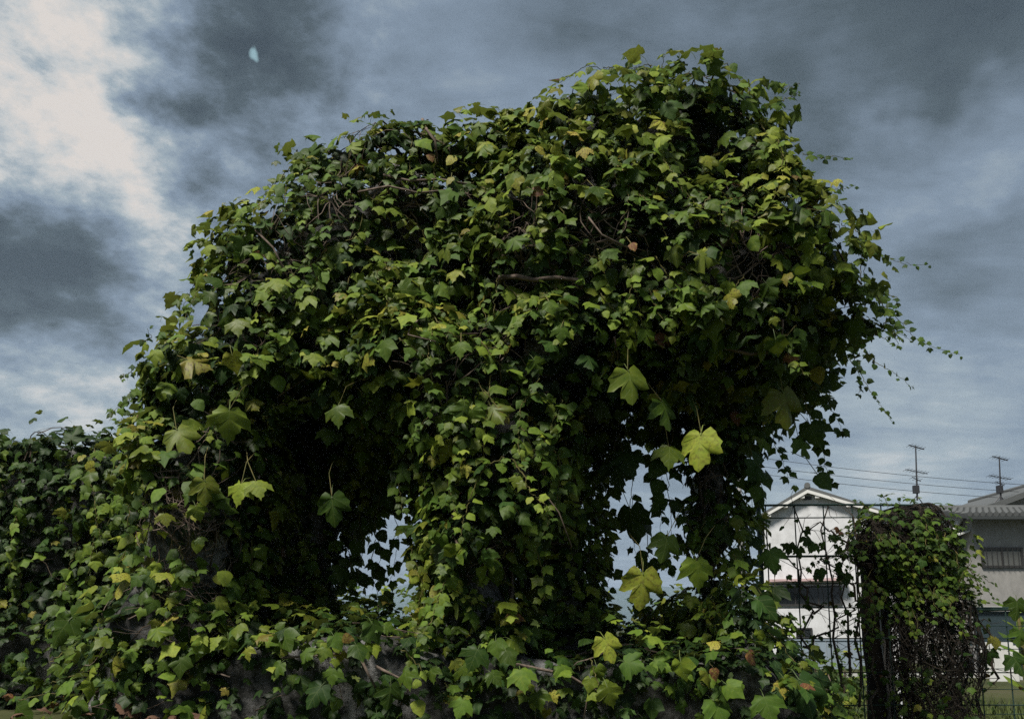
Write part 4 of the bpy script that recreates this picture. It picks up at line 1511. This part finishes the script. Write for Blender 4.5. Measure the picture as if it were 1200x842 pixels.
def broadleaf(px, py, Y, label):
    b = at(px, py, Y)
    t = thing('broadleaf_plant', (b[0], Y, 0), label, 'plant')
    z0 = b[2]
    MB().tube([(b[0], Y, 0), (b[0] + .03, Y, z0 * .6), (b[0], Y, z0 + .05)], .03, 7, .012).build('stem', 'green_stem', t)
    for k in range(9):
        a = k * 2.4
        d = np.array([math.cos(a) * .8, math.sin(a) * .8 - .1, .75])
        p0 = np.array([b[0], Y, z0 - .05 - .10 * (k // 3) * 1.6])
        o = bpy.data.objects.new('leaf', LONG_LEAF)
        d /= np.linalg.norm(d)
        nrm = np.array([-d[0] * .6, -d[1] * .6 - .2, .7])
        nrm -= d * (nrm @ d)
        nrm /= np.linalg.norm(nrm)
        x = np.cross(d, nrm)
        s = .27 * rng.uniform(.8, 1.15)
        base = parent_world(t)
        o.parent = t
        o.matrix_local = Matrix([[x[r] * s * .55, d[r] * s, nrm[r] * s, p0[r] - base[r]] for r in range(3)] + [[0, 0, 0, 1]])
        o['tint'] = (float(rng.uniform(.35, .6)), float(rng.uniform()), 0.0)
        COL.objects.link(o)


TEMPL.append(leaf_template([(0, .02), (.08, .08), (.17, .2), (.22, .32), (.19, .38), (.24, .48), (.2, .56), (.22, .66), (.15, .76), (.08, .9), (0, 1.0)], .35, .35, .06, 9))
LONG_LEAF = template_mesh(len(TEMPL) - 1)
TEMPL.pop()
broadleaf(1192, 712, 7.5, 'upright plant with long ribbed leaves beside the carport')
broadleaf(1204, 765, 7.0, 'lower long-leaved plant by the fence below the carport edge')

# white bent pipe, blue can, kerb
pp = [at(1049, 778, 8.5), at(1053, 800, 8.5), at(1056, 826, 8.5)]
pp.append(np.array([pp[-1][0] + .02, 8.5, 0.0]))
t = thing('garden_pipe', (pp[-1][0], 8.5, 0), 'thin white pipe standing crooked in the grass beside the fence ivy', 'pipe')
MB().tube(pp, .018, 8).build('pipe', 'pipe_white', t)
MB().tube([pp[1] + np.array([-.05, 0, 0]), pp[1] + np.array([.05, 0, 0])], .015, 6).build('fitting', 'pipe_white', t)
bz = at(1025, 826, 9.6)
t = thing('bucket', (bz[0], 9.6, 0), 'small blue plastic tub on a stake behind the fence', 'bucket')
MB().tube([(bz[0], 9.6, bz[2] - .07), (bz[0], 9.6, bz[2] + .06)], .05, 12, .065).build('body', 'blue_plastic', t)
MB().tube([(bz[0], 9.6, 0), (bz[0], 9.6, bz[2] - .06)], .018, 6).build('stake', 'woody_stem', t)
kb = MB().box(at(990, 790, 24)[0], at(1150, 790, 24)[0], 24, 24.3, -.02, .14).build('kerb', 'pale_board')
kb['kind'] = 'structure'


def build_grass():
    n = 9000
    mb_v, mb_f = [], []
    x = rng.uniform(1.5, 9, n)
    y = rng.uniform(6.6, 23, n)
    h = rng.uniform(.10, .38, n)
    a = rng.uniform(0, 6.28, n)
    lean = rng.normal(0, .12, (n, 2))
    for i in range(n):
        w = .012 + .004 * y[i] * .3
        cx, cy = math.cos(a[i]) * w, math.sin(a[i]) * w
        b = len(mb_v)
        mb_v += [(x[i] - cx, y[i] - cy, -.02), (x[i] + cx, y[i] + cy, -.02), (x[i] + lean[i, 0], y[i] + lean[i, 1], h[i])]
        mb_f.append((b, b + 1, b + 2))
    me = bpy.data.meshes.new('grass')
    me.from_pydata(mb_v, [], mb_f)
    o = link('grass', me, 'grass_blade')
    o['kind'] = 'stuff'
    tag(o, 'rough green grass growing behind the wire fence', 'grass')


build_grass()


def build_haze():
    mb = MB().box(-6500, 6500, -500, 9500, -6, 245)
    o = mb.build('haze', None)
    m = bpy.data.materials.new('haze_air')
    m.use_nodes = True
    N = NT(m.node_tree)
    v = N.n('ShaderNodeVolumePrincipled', {'Color': (.62, .78, 1.0, 1), 'Density': .00022, 'Anisotropy': 0.0})
    N.t.links.new(v.outputs[0], N.n('ShaderNodeOutputMaterial').inputs['Volume'])
    o.data.materials.append(m)
    o['kind'] = 'stuff'
    tag(o, 'thin blue haze in the air towards the far hills', 'haze')


build_haze()
